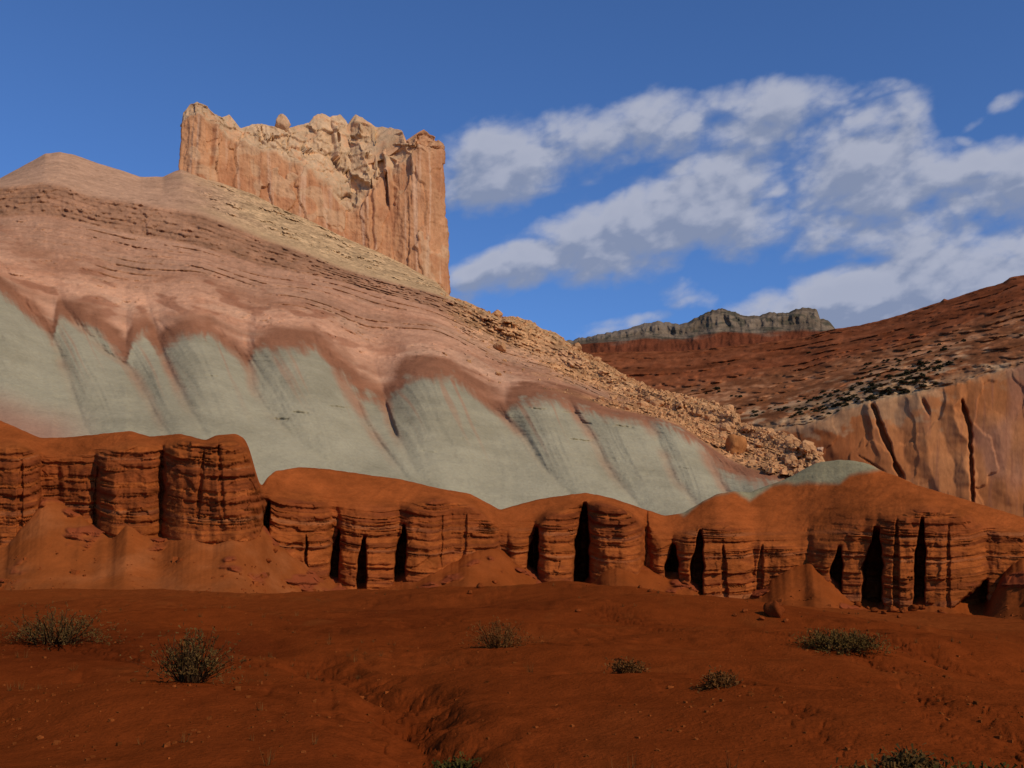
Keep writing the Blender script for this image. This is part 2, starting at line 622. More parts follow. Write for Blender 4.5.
# ------------------------------------------------------------------ red cliff band
red_top = cur([(-200, 425), (-60, 415), (0, 419), (15, 426), (40, 437), (70, 436), (100, 433), (130, 430), (150, 436), (180, 433), (205, 440),
               (215, 435), (236, 433), (245, 438), (250, 450), (256, 472), (261, 488), (266, 478), (275, 470), (300, 466), (330, 468), (370, 474),
               (400, 478), (440, 488), (470, 493), (500, 509), (520, 503), (540, 498), (585, 492), (610, 497), (640, 507), (665, 515),
               (684, 512), (700, 502), (717, 493), (734, 490), (750, 491), (765, 485), (780, 480), (795, 473), (806, 466), (817, 461), (840, 458),
               (860, 460), (872, 464), (883, 470), (900, 476), (916, 484), (966, 499), (1024, 517), (1100, 535), (1250, 560)], 2)
red_contact = cur([(600, 400), (660, 500), (684, 516), (700, 503), (717, 494), (734, 492), (750, 500), (762, 492), (774, 483), (807, 483), (840, 483),
                   (850, 475), (866, 471), (883, 469), (900, 400), (1250, 400)], 1)
red_crest = cur([(-200, 450), (0, 450), (40, 452), (100, 452), (160, 445), (236, 440), (250, 452), (258, 478), (264, 500), (280, 498), (330, 508), (345, 518),
                 (400, 512), (440, 500), (480, 508), (500, 528), (530, 528), (545, 518), (575, 508), (590, 500), (640, 518), (665, 540),
                 (690, 534), (720, 528), (760, 540), (800, 552), (820, 556), (835, 540), (872, 524), (920, 512), (960, 518), (1000, 530),
                 (1024, 538), (1250, 580)], 3)
red_D = cur([(-200, 118), (250, 119), (262, 121), (285, 127), (400, 134), (600, 146), (760, 146), (900, 141), (1250, 137)], 8)
BUTTRESSES = [  # left px, right px, how far it stands out (m), flattening exponent
    (-120, -50, 3.5, 2.6), (-48, 41, 4.6, 2.8), (60, 100, 1.2, 2.2), (94, 164, 4.2, 2.6), (160, 264, 6.2, 3.0), (268, 332, 3.6, 2.6), (338, 404, 3.4, 3.0),
    (396, 456, 4.4, 2.6), (440, 500, 3.2, 2.3), (508, 533, 1.6, 2.0), (536, 580, 4.4, 2.4), (586, 645, 6.0, 2.6), (650, 672, 2.0, 2.0), (672, 756, 4.6, 2.6),
    (740, 812, 2.2, 2.2), (806, 905, 3.6, 2.4), (866, 990, 5.4, 3.0), (976, 1060, 3.2, 2.6), (1052, 1130, 5.0, 2.5), (1135, 1210, 3.0, 2.4),
]


def buttress(px):
    p = np.zeros_like(px, dtype=float)
    for a, b, out, ex in BUTTRESSES:
        t = np.abs((px - 0.5 * (a + b)) / (0.5 * (b - a)))
        p = np.maximum(p, out * np.clip(1 - np.clip(t, 0, 1) ** ex, 0, 1) ** (1 / 1.9))
    return p


def red_P(px):
    return buttress(np.asarray(px, float)) - 2.0


SLOTS = [  # px, half width px, depth m, row top, row bottom, lean (px over the height)
    (97, 3.0, 0.8, 465, 530, 1), (163, 3.0, 0.6, 446, 500, 0), (201, 2.2, 0.5, 450, 505, 5), (220, 2.0, 0.4, 440, 500, -4), (20, 3, 0.6, 460, 550, 2),
    (266, 3.5, 4.0, 502, 545, 4), (306, 1.5, 1.6, 535, 570, 0), (335, 4, 4.5, 530, 592, 6), (362, 4.5, 6.0, 538, 595, 2), (401, 5, 6.5, 526, 584, 4),
    (465, 2, .5, 515, 550, 2), (441, 2, 0.5, 515, 560, 2), (533, 5.0, 6.5, 528, 588, 6), (582, 7.0, 9.0, 506, 600, 2), (645, 3, 0.8, 510, 560, 3),
    (672, 6, 6.5, 545, 590, 1), (697, 6, 7.5, 532, 605, 4), (724, 3, 1.0, 545, 606, -3), (836, 6, 7.0, 548, 604, 4), (873, 9, 9.5, 530, 615, 3),
    (896, 3, 1.0, 520, 610, 0), (920, 5, 7.0, 520, 600, 2), (948, 2, 0.5, 525, 600, 0), (760, 3, .8, 545, 600, 2),
]
LAY = np.cumsum(RNG.choice([0.18, 0.28, 0.42, 0.7, 1.2], size=160, p=[.30, .27, .21, .14, .08]))
LAY = np.concatenate([[-20], LAY - 10])
LAYV = RNG.random(len(LAY) + 1)
LAYC = RNG.random(len(LAY) + 1)


def strata(s):
    """bedding: (how far each bed stands out 0..1, recess of its lower joint 0..1, colour number 0..1)"""
    i = np.clip(np.searchsorted(LAY, s) - 1, 0, len(LAY) - 2)
    lo, hi = LAY[i], LAY[i + 1]
    t = (s - lo) / (hi - lo)
    v = lerp(LAYV[i], LAYV[i + 1], sstep(t, 0.75, 1.0))
    joint = 1 - sstep((s - lo), 0.05, 0.16)
    return v, joint * (LAYV[i] > 0.35), LAYC[i]


def build_red_cliff():
    px = np.arange(-190, 1215, 0.8)
    top, crest, D = red_top(px), red_crest(px), red_D(px)
    top = top + 0.7 * fbm(px / 9, 0 * px, 0 * px, 3)
    crest = np.maximum(crest, top + 5) + 13 * fbm(px / 42, 0 * px + 4, 0 * px, 3) + 15 * (1 - boxsm(sstep(buttress(px), 0.5, 3.2), 5, 0))
    crest = np.maximum(boxsm(boxsm(np.clip(crest, top + 5, top + 90), 9, 0), 9, 0), top + 5)
    mpp = D / FPX
    foot = np.full_like(px, 650.0)
    k0 = P(px, foot, D - 1.0)
    k1 = P(px, crest, D + 1.0)
    run = np.maximum((crest - top) * mpp / 0.75, 1.5)
    run = boxsm(boxsm(run, 80, 0), 80, 0)
    k2 = P(px, top, D + 1.0 + run)
    k3 = k2 + (k2 - CAM) * 0.05 * [1, 1, 0] + [0, 0, 0.05]
    k4 = k2 + (k2 - CAM) * 0.22 * [1, 1, 0] + [0, 0, -10.0]
    G, V = loft([k0, k1, k2, k3, k4], [215, 95, 16, 10], sm=(4, 4))
    PX = np.broadcast_to(px, G.shape[:2])
    # row of every grid point in the photograph's frame (only used to place joints)
    d = G - CAM
    f = d[..., 1] * math.cos(PITCH) + d[..., 2] * math.sin(PITCH)
    u = -d[..., 1] * math.sin(PITCH) + d[..., 2] * math.cos(PITCH)
    ROW = 384 - FPX * u / f
    VV = V[:, None] + 0 * PX
    cliff = 1 - sstep(VV, 0.92, 1.45)                    # 1 on the steep face
    X, Z = G[..., 0], G[..., 2]
    pxw = PX + 3.0 * fbm(PX / 16, ROW / 16, 0 * PX + 91, 3) + 1.2 * fbm(PX / 4, ROW / 5, 0 * PX + 95, 2)
    P_s = boxsm(boxsm(red_P(px), 45, 0), 45, 0)[None]
    off = -lerp(0.35 * P_s, boxsm(red_P(pxw), 1, 1), cliff) * (1 - sstep(VV, 1.5, 1.98))
    # fluting and rounded buttresses
    fl = ridged(PX / 48 + 0.25 * fbm(PX / 40, Z / 6, 0 * PX, 2), Z / 30, 0 * PX + 2.0, 2)
    off = off - 0.45 * fl * cliff - 1.1 * fbm(PX / 45, Z / 16, 0 * PX + 61, 3) * cliff + 0.30 * fbm(PX / 9, Z / 3, 0 * PX + 8, 3) * cliff
    # rills on the upper slope
    rr = ridged((PX + 0.9 * ROW + 14 * fbm(PX / 50, Z / 5, 0 * PX, 2)) / 26, Z / 9, 0 * PX + 5, 3)
    off = off - 0.28 * rr * (1 - cliff) * (1 - sstep(VV, 1.75, 2.0))
    # slots
    slot = np.zeros_like(off)
    for c, hw, dep, r0, r1, lean in SLOTS:
        t = (ROW - r0) / (r1 - r0)
        cc = c + lean * (0.5 - t) + 0.25 * hw * (1 - sstep(t, -.05, .5)) + 1.6 * fbm(ROW / 12 + c, 0 * ROW, 0 * ROW, 4)
        w = hw * (0.30 + 0.70 * sstep(t, -0.05, 0.5)) * (1 + 0.32 * pn(ROW / 13, 0 * ROW + c, 0 * ROW))
        prof = (1 - sstep(np.abs(PX - cc), 0.75 * w, 1.25 * w)) * sstep(t, -0.06, 0.10) * (1 - sstep(t, 1.2, 1.3))
        slot = np.maximum(slot, prof * dep)
    off = off + slot
    # alcove at the right
    wob = 3 * fbm(PX / 8, ROW / 8, 0 * PX + 77, 3)
    al = sstep(ROW + wob, 604 - 0.85 * (PX - 956), 608 - 0.85 * (PX - 956)) * (1 - sstep(PX + wob, 985, 989)) * sstep(PX, 950, 956)
    al = al * sstep(ROW + wob, 578, 582)
    off = off + 6 * al
    # bedding
    warp = 0.8 * fbm(X / 16, G[..., 1] / 16, Z / 30, 3) - 0.22 * off * cliff
    sv, joint, sc = strata(Z + warp + 0.012 * X)
    brk = sstep(fbm(X / 4.5, Z / 1.6, 0 * X + 12, 3), -0.1, 0.3)
    hard = sstep(fbm(X / 11, Z / 7, 0 * X + 52, 3), -0.32, 0.10)
    bed = cliff * (0.45 + 0.55 * hard) + 0.16 * (1 - cliff) * hard * (1 - sstep(VV, 1.6, 1.9))
    bed = bed * sstep(VV, 0.05, 0.2)
    off = off - bed * (0.46 * (sv - 0.5)) + bed * 0.46 * joint * brk
    # blocky jointing
    f1, f2, idc = worley(PX / 24 + 40 * np.floor(sc * 7), (Z + warp) / 2.0, 3)
    off = off - bed * 0.45 * (idc - 0.5) + bed * 0.14 * (1 - sstep(f2 - f1, 0.0, 0.06)) * brk
    off = off + 0.10 * fbm(X / 0.8, G[..., 1] / 0.8, Z / 0.5, 3)
    G = along_ray(G, off)
    # colour
    c_a, c_b, c_p = np.array([0.300, 0.076, 0.0165]), np.array([0.205, 0.048, 0.013]), np.array([0.36, 0.125, 0.042])
    c = lerp(c_a, c_b, sstep(sc, 0.35, 0.65)[..., None] * (0.75 * cliff[..., None]))
    c = lerp(c, c_p, ((sc > 0.86) * 0.55 * bed)[..., None])
    n1 = fbm(X / 5, G[..., 1] / 5, Z / 2.5, 4)
    c = c * (1 + 0.5 * n1[..., None] + 0.3 * fbm(X / 1.2, G[..., 1] / 1.2, Z / .6, 3)[..., None])
    thin = sstep(fbm(X / 25, 0 * X + 5, (Z + warp) * 2.6, 3), 0.12, 0.30) * cliff
    c = lerp(c, np.array([0.125, 0.030, 0.010]), (0.6 * thin)[..., None])
    stain = sstep(fbm(X / 3, Z / 1.2, 0 * PX + 33, 4), 0.1, 0.35) * cliff
    c = lerp(c, np.array([0.13, 0.030, 0.013]), (0.35 * stain)[..., None])
    c = lerp(c, np.array([0.260, 0.060, 0.0135]) * (1 + 0.35 * n1[..., None]), ((1 - cliff) * 0.6)[..., None])
    # grey-green shale capping the right-hand spur
    gc = red_contact(px)[None] + 3.0 * fbm(PX / 20, ROW / 20, 0 * PX + 3, 3)
    gr = (1 - sstep(ROW, gc - 3, gc + 4)) * sstep(PX, 655, 690) * (1 - sstep(PX, 875, 890))
    gr = np.maximum(gr, sstep(VV, 2.02, 2.1) * (1 - sstep(PX, 875, 890)))
    grc = np.array([0.255, 0.212, 0.112]) * (1 + 0.25 * n1[..., None])
    c = lerp(c, grc, gr[..., None])
    return structure(grid_object('red_cliff', G, c, M_RED))


red_cliff = build_red_cliff()

# talus cones at the foot of the cliff
tal_top = cur([(-200, 560), (-20, 556), (5, 548), (25, 525), (45, 500), (60, 503), (80, 516), (98, 532), (112, 538), (128, 524), (140, 534), (160, 542), (185, 541),
               (215, 546), (240, 538), (262, 534), (275, 546), (300, 562), (335, 588), (362, 592), (400, 585), (430, 574), (460, 560), (490, 549), (505, 556),
               (530, 574), (548, 588), (565, 598), (582, 592), (600, 576), (618, 566), (640, 572), (665, 578), (690, 586), (705, 600), (740, 604), (762, 590), (790, 570), (810, 566),
               (830, 584), (850, 602), (880, 612), (930, 606), (950, 606), (960, 614), (986, 614), (992, 596), (1005, 572), (1024, 562), (1100, 560), (1250, 575)], 2)


TAL = {}


def build_talus():
    px = np.arange(-190, 1215, 1.0)
    tt, D = tal_top(px) + 6.0 * fbm(px / 22, 0 * px + 9, 0 * px, 4), red_D(px) - 1.0 * red_P(px)
    D = boxsm(boxsm(D, 14, 0), 14, 0) - 0.4
    toe = boxsm(boxsm(tt, 34, 0), 34, 0)
    gz = ground_height((px - 512) / FPX * D / math.cos(PITCH), D - 8) - 0.5
    topk = P(px, tt, D)
    h = np.maximum(topk[:, 2] - gz, 0.8)
    hs = boxsm(boxsm(h, 30, 0), 30, 0)
    run = np.maximum(hs, 0.6 * h) / lerp(0.60, 0.24, sstep(px, 330, 430)) * (1 + 0.8 * sstep(px, 380, 460) * fbm(px / 60, 0 * px + 3, 0 * px, 2)) + 2.5
    n = topk - CAM
    hd = n[:, :2] / np.linalg.norm(n[:, :2], axis=1, keepdims=True)
    bot = topk.copy()
    bot[:, :2] -= hd * run[:, None]
    bot[:, 2] = gz - 0.4
    mid = lerp(bot, topk, lerp(0.45, 0.62, sstep(px, 330, 430))[:, None])
    mid[:, 2] -= lerp(0.10, 0.30, sstep(px, 330, 430)) * h
    back = topk.copy()
    back[:, :2] += hd * 4
    back[:, 2] += 1.2
    G, V = loft([bot, mid, topk, back], [55, 75, 8], sm=(3,))
    PX = np.broadcast_to(px, G.shape[:2])
    X, Y, Z = G[..., 0], G[..., 1], G[..., 2]
    vv = V[:, None] + 0 * PX
    off = -0.12 * ridged(PX / 30 + 0.4 * fbm(PX / 40, vv * 2, 0 * PX, 2), vv * 0.7, 0 * PX, 3) * sstep(vv, 0.1, 0.6) + 0.30 * fbm(X / 3.5, Y / 3.5, Z / 2.5, 5) + 0.12 * fbm(X / .7, Y / .7, Z / .7, 3)
    # small outcrops of bedding poking out of the apron
    oc = sstep(fbm(X / 6, Y / 9, Z / 3 + 3, 3), 0.16, 0.30) * sstep(vv, 0.5, 1.0)
    sv, joint, sc = strata(Z * 1.6 + 0.3 * fbm(X / 5, Y / 5, 0 * X, 2))
    f1, f2, idc = worley(PX / 8, Z / 0.6, 2)
    off = off - oc * (0.7 + 0.6 * (sv - 0.5) + 0.4 * (idc - .5)) + oc * 0.25 * joint
    G = along_ray(G, off)
    n1 = fbm(X / 4, Y / 4, Z / 4, 4)
    st = fbm(X / 6, Y / 6, Z / 3 + 4, 4)
    c = lerp(np.array([0.240, 0.060, 0.013]), np.array([0.285, 0.082, 0.022]), sstep(st, -0.2, 0.4)[..., None])
    c = c * (1 + 0.25 * n1[..., None])
    rt = sstep(PX, 300, 420)[..., None]
    c = lerp(c, np.array([0.215, 0.047, 0.009]) * (1 + 0.3 * n1[..., None]), rt * 0.8)
    c = lerp(np.array([0.195, 0.044, 0.009]) * (1 + 0.3 * n1[..., None]), c, lerp(1.0, sstep(vv, 0.1, 1.2)[..., None], rt))
    c = lerp(c, np.array([0.23, 0.05, 0.017]), (oc * 0.85)[..., None])
    TAL.update(G=G, V=vv)
    return structure(grid_object('talus_slope', G, c, M_TALUS))


talus = build_talus()

# ------------------------------------------------------------------ hillside of grey-green and pink shale
g_top = cur([(-200, 300), (-60, 300), (0, 288), (13, 299), (33, 316), (53, 341), (58, 316), (71, 320), (100, 330), (113, 344), (126, 360), (133, 338), (146, 333),
             (160, 352), (168, 343), (186, 333), (209, 331), (233, 350), (247, 366), (256, 350), (280, 346), (300, 347), (315, 346), (332, 363), (345, 376), (360, 392),
             (383, 403), (390, 398), (406, 378), (416, 376), (450, 376), (473, 390), (486, 403), (505, 416), (512, 406), (526, 399), (540, 397), (572, 403),
             (606, 416), (640, 420), (665, 420), (684, 432), (700, 443), (717, 460), (730, 474), (760, 480), (800, 486), (850, 500), (980, 540)], 1)
h_sky = cur([(-200, 225), (-80, 205), (0, 178), (20, 167), (45, 153), (60, 151), (75, 154), (100, 163), (120, 169), (140, 176), (163, 176), (175, 170), (182, 168), (213, 179),
             (253, 193), (280, 207), (313, 221), (343, 236), (382, 253), (409, 266), (436, 281), (450, 296), (473, 304), (499, 317), (513, 316), (530, 320),
             (543, 329), (556, 332), (563, 338), (579, 350), (606, 363), (626, 376), (656, 390), (684, 395), (711, 401), (734, 411), (741, 423), (767, 430),
             (794, 440), (814, 448), (822, 455), (830, 472), (850, 495), (900, 520), (980, 560)], 1)
l_bot = cur([(-200, 245), (0, 216), (40, 214), (66, 219), (110, 229), (140, 236), (200, 246), (266, 266), (340, 281), (370, 290), (436, 308), (500, 340), (560, 362), (620, 395),
             (680, 412), (717, 424), (760, 442), (800, 460), (830, 480), (900, 530), (980, 566)], 6)
l_top = cur([(-200, 215), (0, 187), (43, 183), (66, 186), (90, 196), (123, 201), (166, 208), (200, 214), (233, 226), (266, 240), (300, 251), (340, 268), (370, 277), (436, 294),
             (452, 300), (473, 309), (513, 322), (560, 344), (620, 380), (680, 402), (734, 416), (767, 435), (814, 453), (830, 476), (900, 524), (980, 563)], 5)
hD_b = cur([(-200, 150), (0, 150), (262, 160), (600, 180), (750, 180), (850, 170), (980, 165)], 8)
hD_g = cur([(-200, 195), (0, 197), (250, 207), (420, 217), (540, 224), (650, 226), (720, 222), (800, 208), (980, 190)], 8)
hD_l = cur([(-200, 236), (0, 240), (200, 252), (450, 280), (560, 292), (650, 276), (720, 253), (800, 223), (980, 196)], 8)
hD_s = cur([(-200, 296), (0, 296), (180, 318), (450, 352), (500, 348), (575, 338), (650, 308), (700, 287), (760, 259), (820, 233), (980, 206)], 4)
GULLY_LINES = [  # pixel lines of the gullies that part the shale spurs, top to bottom
    [(-150, 300), (-110, 420)], [(-70, 300), (-40, 340), (-10, 420)],
    [(13, 290), (33, 316), (55, 341), (62, 362), (72, 393), (82, 425)],
    [(63, 306), (78, 325), (106, 353), (133, 370), (146, 395), (157, 420), (170, 440)],
    [(153, 322), (163, 353), (175, 380), (184, 400), (207, 438)],
    [(213, 325), (233, 350), (247, 363), (255, 390), (273, 418), (300, 444), (332, 466)],
    [(316, 342), (336, 364), (347, 388), (365, 422), (386, 452)],
    [(380, 378), (385, 406), (390, 424), (401, 446), (413, 470)],
    [(463, 376), (486, 402), (505, 418), (521, 436), (542, 465), (570, 494)],
    [(572, 406), (592, 440), (616, 478)], [(648, 424), (663, 452), (675, 480)], [(698, 440), (712, 468), (730, 500)],
    [(790, 480), (800, 520)], [(900, 500), (920, 540)], [(1100, 500), (1120, 540)],
]


def spur_field(PX, ROW):
    """0 in a gully, rising to 1 on the back of a spur; also the distance to the nearest gully in pixels"""
    xs = []
    for ln in GULLY_LINES:
        r = np.array([p[1] for p in ln], float)
        x = np.array([p[0] for p in ln], float)
        v = np.interp(ROW, r, x)
        v = v + np.clip(ROW - r[-1], 0, None) * 0.8 - np.clip(r[0] - ROW, 0, 80) * 0.35
        xs.append(v)
    S = np.zeros_like(PX)
    nd = np.full_like(PX, 99.0)
    for i in range(len(xs) - 1):
        w = np.maximum(xs[i + 1] - xs[i], 4)
        t = (PX - xs[i]) / w
        ins = (t >= 0) & (t < 1)
        S = np.where(ins, np.sin(math.pi * np.clip(t, 0, 1)) ** 0.75 * np.clip(w / 55, 0.45, 1.25), S)
        nd = np.minimum(nd, np.abs(PX - xs[i]))
    return S, nd


CR_PATCH = [(383, 398, 398, 440), (310, 350, 338, 352)]
HILL = {}


def build_hillside():
    px = np.arange(-190, 975, 0.85)
    z0 = 0 * px
    gt = g_top(px) + 1.0 * fbm(px / 8, z0, z0, 3)
    sky = h_sky(px) + 1.3 * fbm(px / 6, z0 + 3, z0, 4) * sstep(px, 440, 480) + 0.5 * fbm(px / 10, z0 + 6, z0, 3)
    lt = np.maximum(l_top(px), sky + 3)
    lb = np.maximum(l_bot(px), lt + 5)
    gt = np.maximum(gt, lb + 8)
    rb = np.maximum(red_top(px) + 26, gt + 14)
    Db, Dg, Dl, Ds = hD_b(px), hD_g(px), hD_l(px), hD_s(px)
    gts = boxsm(gt, 22, 0)                 # the rim itself is scalloped by spurs; depth follows a smoother line
    gt_c = gt
    gt = np.maximum(boxsm(boxsm(gt, 28, 0), 20, 0), lb + 8)
    rb = np.maximum(np.maximum(boxsm(boxsm(red_top(px), 40, 0), 40, 0) + 36, red_top(px) + 10), gt + 14)
    k0 = P(px, rb, Db)
    k1 = P(px, gt, Dg)
    cap = np.maximum(lerp(gt, lb, 0.25), lb + 4)
    k1b = P(px, cap, lerp(Dg, Dl, 0.14))
    k2 = P(px, lb, Dl)
    k3 = P(px, lt, lerp(Dl, Ds, 0.10))
    k4 = P(px, sky, Ds)
    k5 = k4 + (k4 - CAM) * [.05, .05, 0] + [0, 0, 1.0]
    k6 = k4 + (k4 - CAM) * [.30, .30, 0] + [0, 0, -6.0]
    k6[:, 2] = np.where(px > 460, k4[:, 2] - 45, k6[:, 2])
    k7 = k4 + (k4 - CAM) * [.55, .55, 0]
    k7[:, 2] = -8
    G, V = loft([k0, k1, k1b, k2, k3, k4, k5, k6, k7], [150, 26, 90, 34, 62, 8, 8, 8], sm=(2,))
    PX = np.broadcast_to(px, G.shape[:2])
    VV = V[:, None] + 0 * PX
    d = G - CAM
    f = d[..., 1] * math.cos(PITCH) + d[..., 2] * math.sin(PITCH)
    u = -d[..., 1] * math.sin(PITCH) + d[..., 2] * math.cos(PITCH)
    ROW = 384 - FPX * u / f
    X, Y, Z = G[..., 0], G[..., 1], G[..., 2]
    # spurs and gullies: their lines lean to the right on the way down
    lean = 0.55 * np.clip(ROW - gts[None], -30, 140)
    wig = 8 * fbm(PX / 60, VV * 1.2, 0 * PX + 1, 3)
    pe = PX - lean + wig
    S, gnd = spur_field(PX + 4 * fbm(PX / 30, ROW / 30, 0 * PX + 1, 3), ROW)
    S = boxsm(boxsm(S, 2, 1), 2, 0)
    up_px = gt_c[None] - ROW                                             # pixels above the grey-green contact
    amp = np.interp(-up_px, [-75, -45, -12, 5, 40, 110, 150], [0.0, 1.0, 3.6, 4.6, 3.2, 1.4, 0.8])
    off = -amp * S
    off = off - 0.75 * ridged(pe / 30, VV * 0.35, 0 * PX + 5, 3) * sstep(VV, 0.15, 0.8) * (1 - sstep(VV, 1.2, 2.2))
    off = off - 0.40 * ridged(pe / 12, VV * 0.6, 0 * PX + 15, 3) * sstep(VV, 0.2, 0.6) * (1 - sstep(VV, 1.5, 2.2))
    # faint beds in the shale
    sv, joint, sc = strata(Z * 0.8 + 0.3 * fbm(X / 20, Y / 20, 0 * X, 2))
    low = 1 - sstep(VV, 0.95, 1.15)
    off = off - low * 0.25 * (sv - 0.5) * sstep(VV, 0.2, 0.5)
    # little broken ledges in the shale
    e1, e2, ide = worley(PX / 26 + 0.3 * fbm(PX / 9, ROW / 9, 0 * PX, 2), ROW / 9 - PX / 90, 14)
    ledge = (ide > 0.86) * (1 - sstep(np.abs(ROW / 9 - PX / 90 - np.floor(ROW / 9 - PX / 90) - 0.5 + 0.15 * fbm(PX / 6, ROW / 3, 0 * PX, 2)), 0.05, 0.16)) * (1 - sstep(e1, 0.25, 0.5))
    ledge = ledge * low * sstep(VV, 0.3, 0.5) * sstep(PX, 150, 260)
    off = off + 0.8 * ledge
    off = off - low * 0.22 * fbm(X / 2.2, Y / 2.2, Z / 1.5, 4)
    # dark crack in the deep gully
    crack = np.zeros_like(off)
    for x0, x1, r0, r1 in CR_PATCH[:1]:
        t = (ROW - r0) / (r1 - r0)
        cc = lerp(x0, x1, t) + 2 * fbm(ROW / 8, 0 * ROW, 0 * ROW, 2)
        crack = np.maximum(crack, (1 - sstep(np.abs(PX - cc), 1.2, 3.0)) * sstep(t, 0, .2) * (1 - sstep(t, .8, 1)))
    off = off + 1.8 * crack
    # pink ground with ledges that follow the bedding
    pink = sstep(VV, 1.9, 2.1) * (1 - sstep(VV, 5.0, 5.2))
    dipc = VV * 16 + 1.1 * fbm(X / 30, Y / 30, Z / 8, 3)                    # bedding coordinate
    lay = fbm(0 * X + 3.0, dipc * 1.3, 0 * X, 3)
    led = (VV > 2.6) * 1.0
    band = sstep(VV, 2.96, 3.02) * (1 - sstep(VV, 3.95, 4.1))               # the brown ledge band
    mb = sstep(fbm(X / 45, Y / 45, 0 * X + 9, 3) , -0.25, 0.15)
    L2 = VV * 6.5 + 0.8 * fbm(X / 45, Y / 45, Z / 20, 3) + 0.30 * fbm(X / 7, Y / 7, 0 * X, 3)
    brk2 = sstep(fbm(X / 12, Y / 12, Z / 5 + 6, 3), -0.15, 0.25)
    i2 = np.floor(L2); t2 = L2 - i2
    step2 = sstep(t2, 0.0, 0.14) - t2
    band = band * (1 - 0.75 * sstep(PX, 480, 600))
    off = off - band * (1 - 0.45 * (1 - sstep(PX, 230, 380))) * (0.85 * step2 * (0.3 + 0.7 * brk2) + 1.9 * fbm(PX / 11, VV * 7, 0 * PX, 4))
    L1 = VV * 11 + 1.5 * fbm(X / 40, Y / 40, 0 * X + 5, 3)
    t1 = L1 - np.floor(L1)
    pw = sstep(VV, 2.15, 2.5) * (1 - sstep(VV, 2.95, 3.0)) * sstep(fbm(X / 26, VV * 6, 0 * X + 19, 3), -0.15, 0.2) * sstep(PX, -20, 120)
    off = off - pw * 1.7 * (sstep(t1, 0, 0.15) - t1)
    # rubble: broken blocks, strongest at the right end and in the apron under the tower
    rub_r = sstep(PX - 0.9 * (ROW - 400) + 110 * fbm(X / 20, Y / 20, Z / 14 + 33, 3), 560, 650) * sstep(VV, 1.7, 2.2) * (1 - sstep(VV, 5.0, 5.3))
    apron = sstep(VV, 4.05, 4.3) * (1 - sstep(VV, 5.0, 5.3)) * sstep(PX, 175, 260) * (1 - sstep(PX, 455, 470))
    edge = sstep(PX, 430, 480) * sstep(VV, 2.4, 3.2) * (1 - sstep(VV, 5.0, 5.3))
    rub = np.clip(rub_r + 0.75 * apron + 0.8 * edge + 0.24 * pink, 0, 1)
    fine1, fine2, idf = worley(X / 0.8, Z / 0.5, 21)
    speck = sstep(idf, 0.80, 0.86) * (1 - sstep(fine1, 0.3, 0.55))
    spk_m = np.clip(pink * (0.12 + 0.6 * sstep(fbm(X / 18, Y / 18, Z / 10 + 8, 3), -0.1, 0.3)) + rub_r + edge, 0, 1)
    off = off - 0.55 * speck * spk_m
    a1, a2, ida = worley(X / 2.6 + 0.4 * pn(X, Y, Z), Z / 1.7 + 0.4 * pn(X + 9, Y, Z), 1)
    b1, b2, idb = worley(X / 1.1, Z / 0.8, 9)
    blk = sstep(ida, 0.45, 0.95) * (1 - sstep(a1, 0.25, 0.62))
    off = off - rub * (0.35 + 1.3 * sstep(fbm(X / 13, Y / 13, Z / 9 + 17, 3), -0.2, 0.3)) * (2.1 * blk + 0.8 * (1 - sstep(b1, 0.2, 0.6)) * sstep(idb, 0.3, 0.8))
    off = off - (0.5 * pink + 0.3) * fbm(X / 7, Y / 7, Z / 5, 4) - (0.20 + 0.6 * pink) * fbm(X / 1.6, Y / 1.6, Z / 1.2, 4)
    G = along_ray(G, off)
    # ---------------- colour
    n1 = fbm(X / 22, Y / 22, Z / 12, 4)[..., None]
    n2 = fbm(X / 5, Y / 5, Z / 3, 4)[..., None]
    green = np.array([0.330, 0.282, 0.176])
    green2 = np.array([0.275, 0.234, 0.144])
    palec = np.array([0.34, 0.285, 0.170])
    rust = np.array([0.265, 0.110, 0.055])
    pinkc = np.array([0.495, 0.250, 0.138])
    pinkd = np.array([0.405, 0.186, 0.098])
    brown = np.array([0.265, 0.132, 0.070])
    tan = np.array([0.47, 0.295, 0.145])
    tanp = np.array([0.43, 0.240, 0.135])
    c = lerp(green, green2, sstep(n1 + 0.4 * n2, -0.2, 0.4))
    bandp = sstep(fbm(X / 60, Y / 60, Z / 1.6, 3), 0.12, 0.3)[..., None]
    c = lerp(c, palec, bandp * 0.22)
    # rust washed down the gullies
    wash = (1 - sstep(gnd, 1.5, 9 + 3 * n1[..., 0])) * sstep(-up_px, 95, 5) * (0.5 + 1.2 * n1[..., 0])
    wash = np.maximum(wash, 0.55 * sstep(fbm(pe / 10, VV * 0.7, 0 * PX + 71, 3), 0.22, 0.45) * sstep(VV, 0.35, 1.0))
    c = lerp(c, lerp(rust, pinkc, 0.35), np.clip(wash, 0, 0.75)[..., None])
    low_r = (1 - sstep(PX, 40, 110)) * (1 - sstep(VV, 0.18, 0.42))
    c = lerp(c, np.array([0.32, 0.15, 0.09]), (0.8 * low_r)[..., None])
    drip = 9 * fbm(pe / 11, VV * 1.5, 0 * PX + 7, 3) + 7 * fbm(pe / 3.2, VV * 2.5, 0 * PX + 17, 3)
    capm = sstep(up_px + 7 * n2[..., 0] + drip * (0.5 + 0.5 * sstep(fbm(PX / 40, 0 * PX + 6, 0 * PX, 2), -0.2, 0.2)), -9, 4)
    c = lerp(c, rust * (1 + 0.3 * n2), capm[..., None])
    up = sstep(up_px + 20 * n1[..., 0] + 8 * n2[..., 0], 12, 26)
    pk = lerp(pinkc, pinkd, sstep(n1 + 0.5 * n2, -0.1, 0.4))
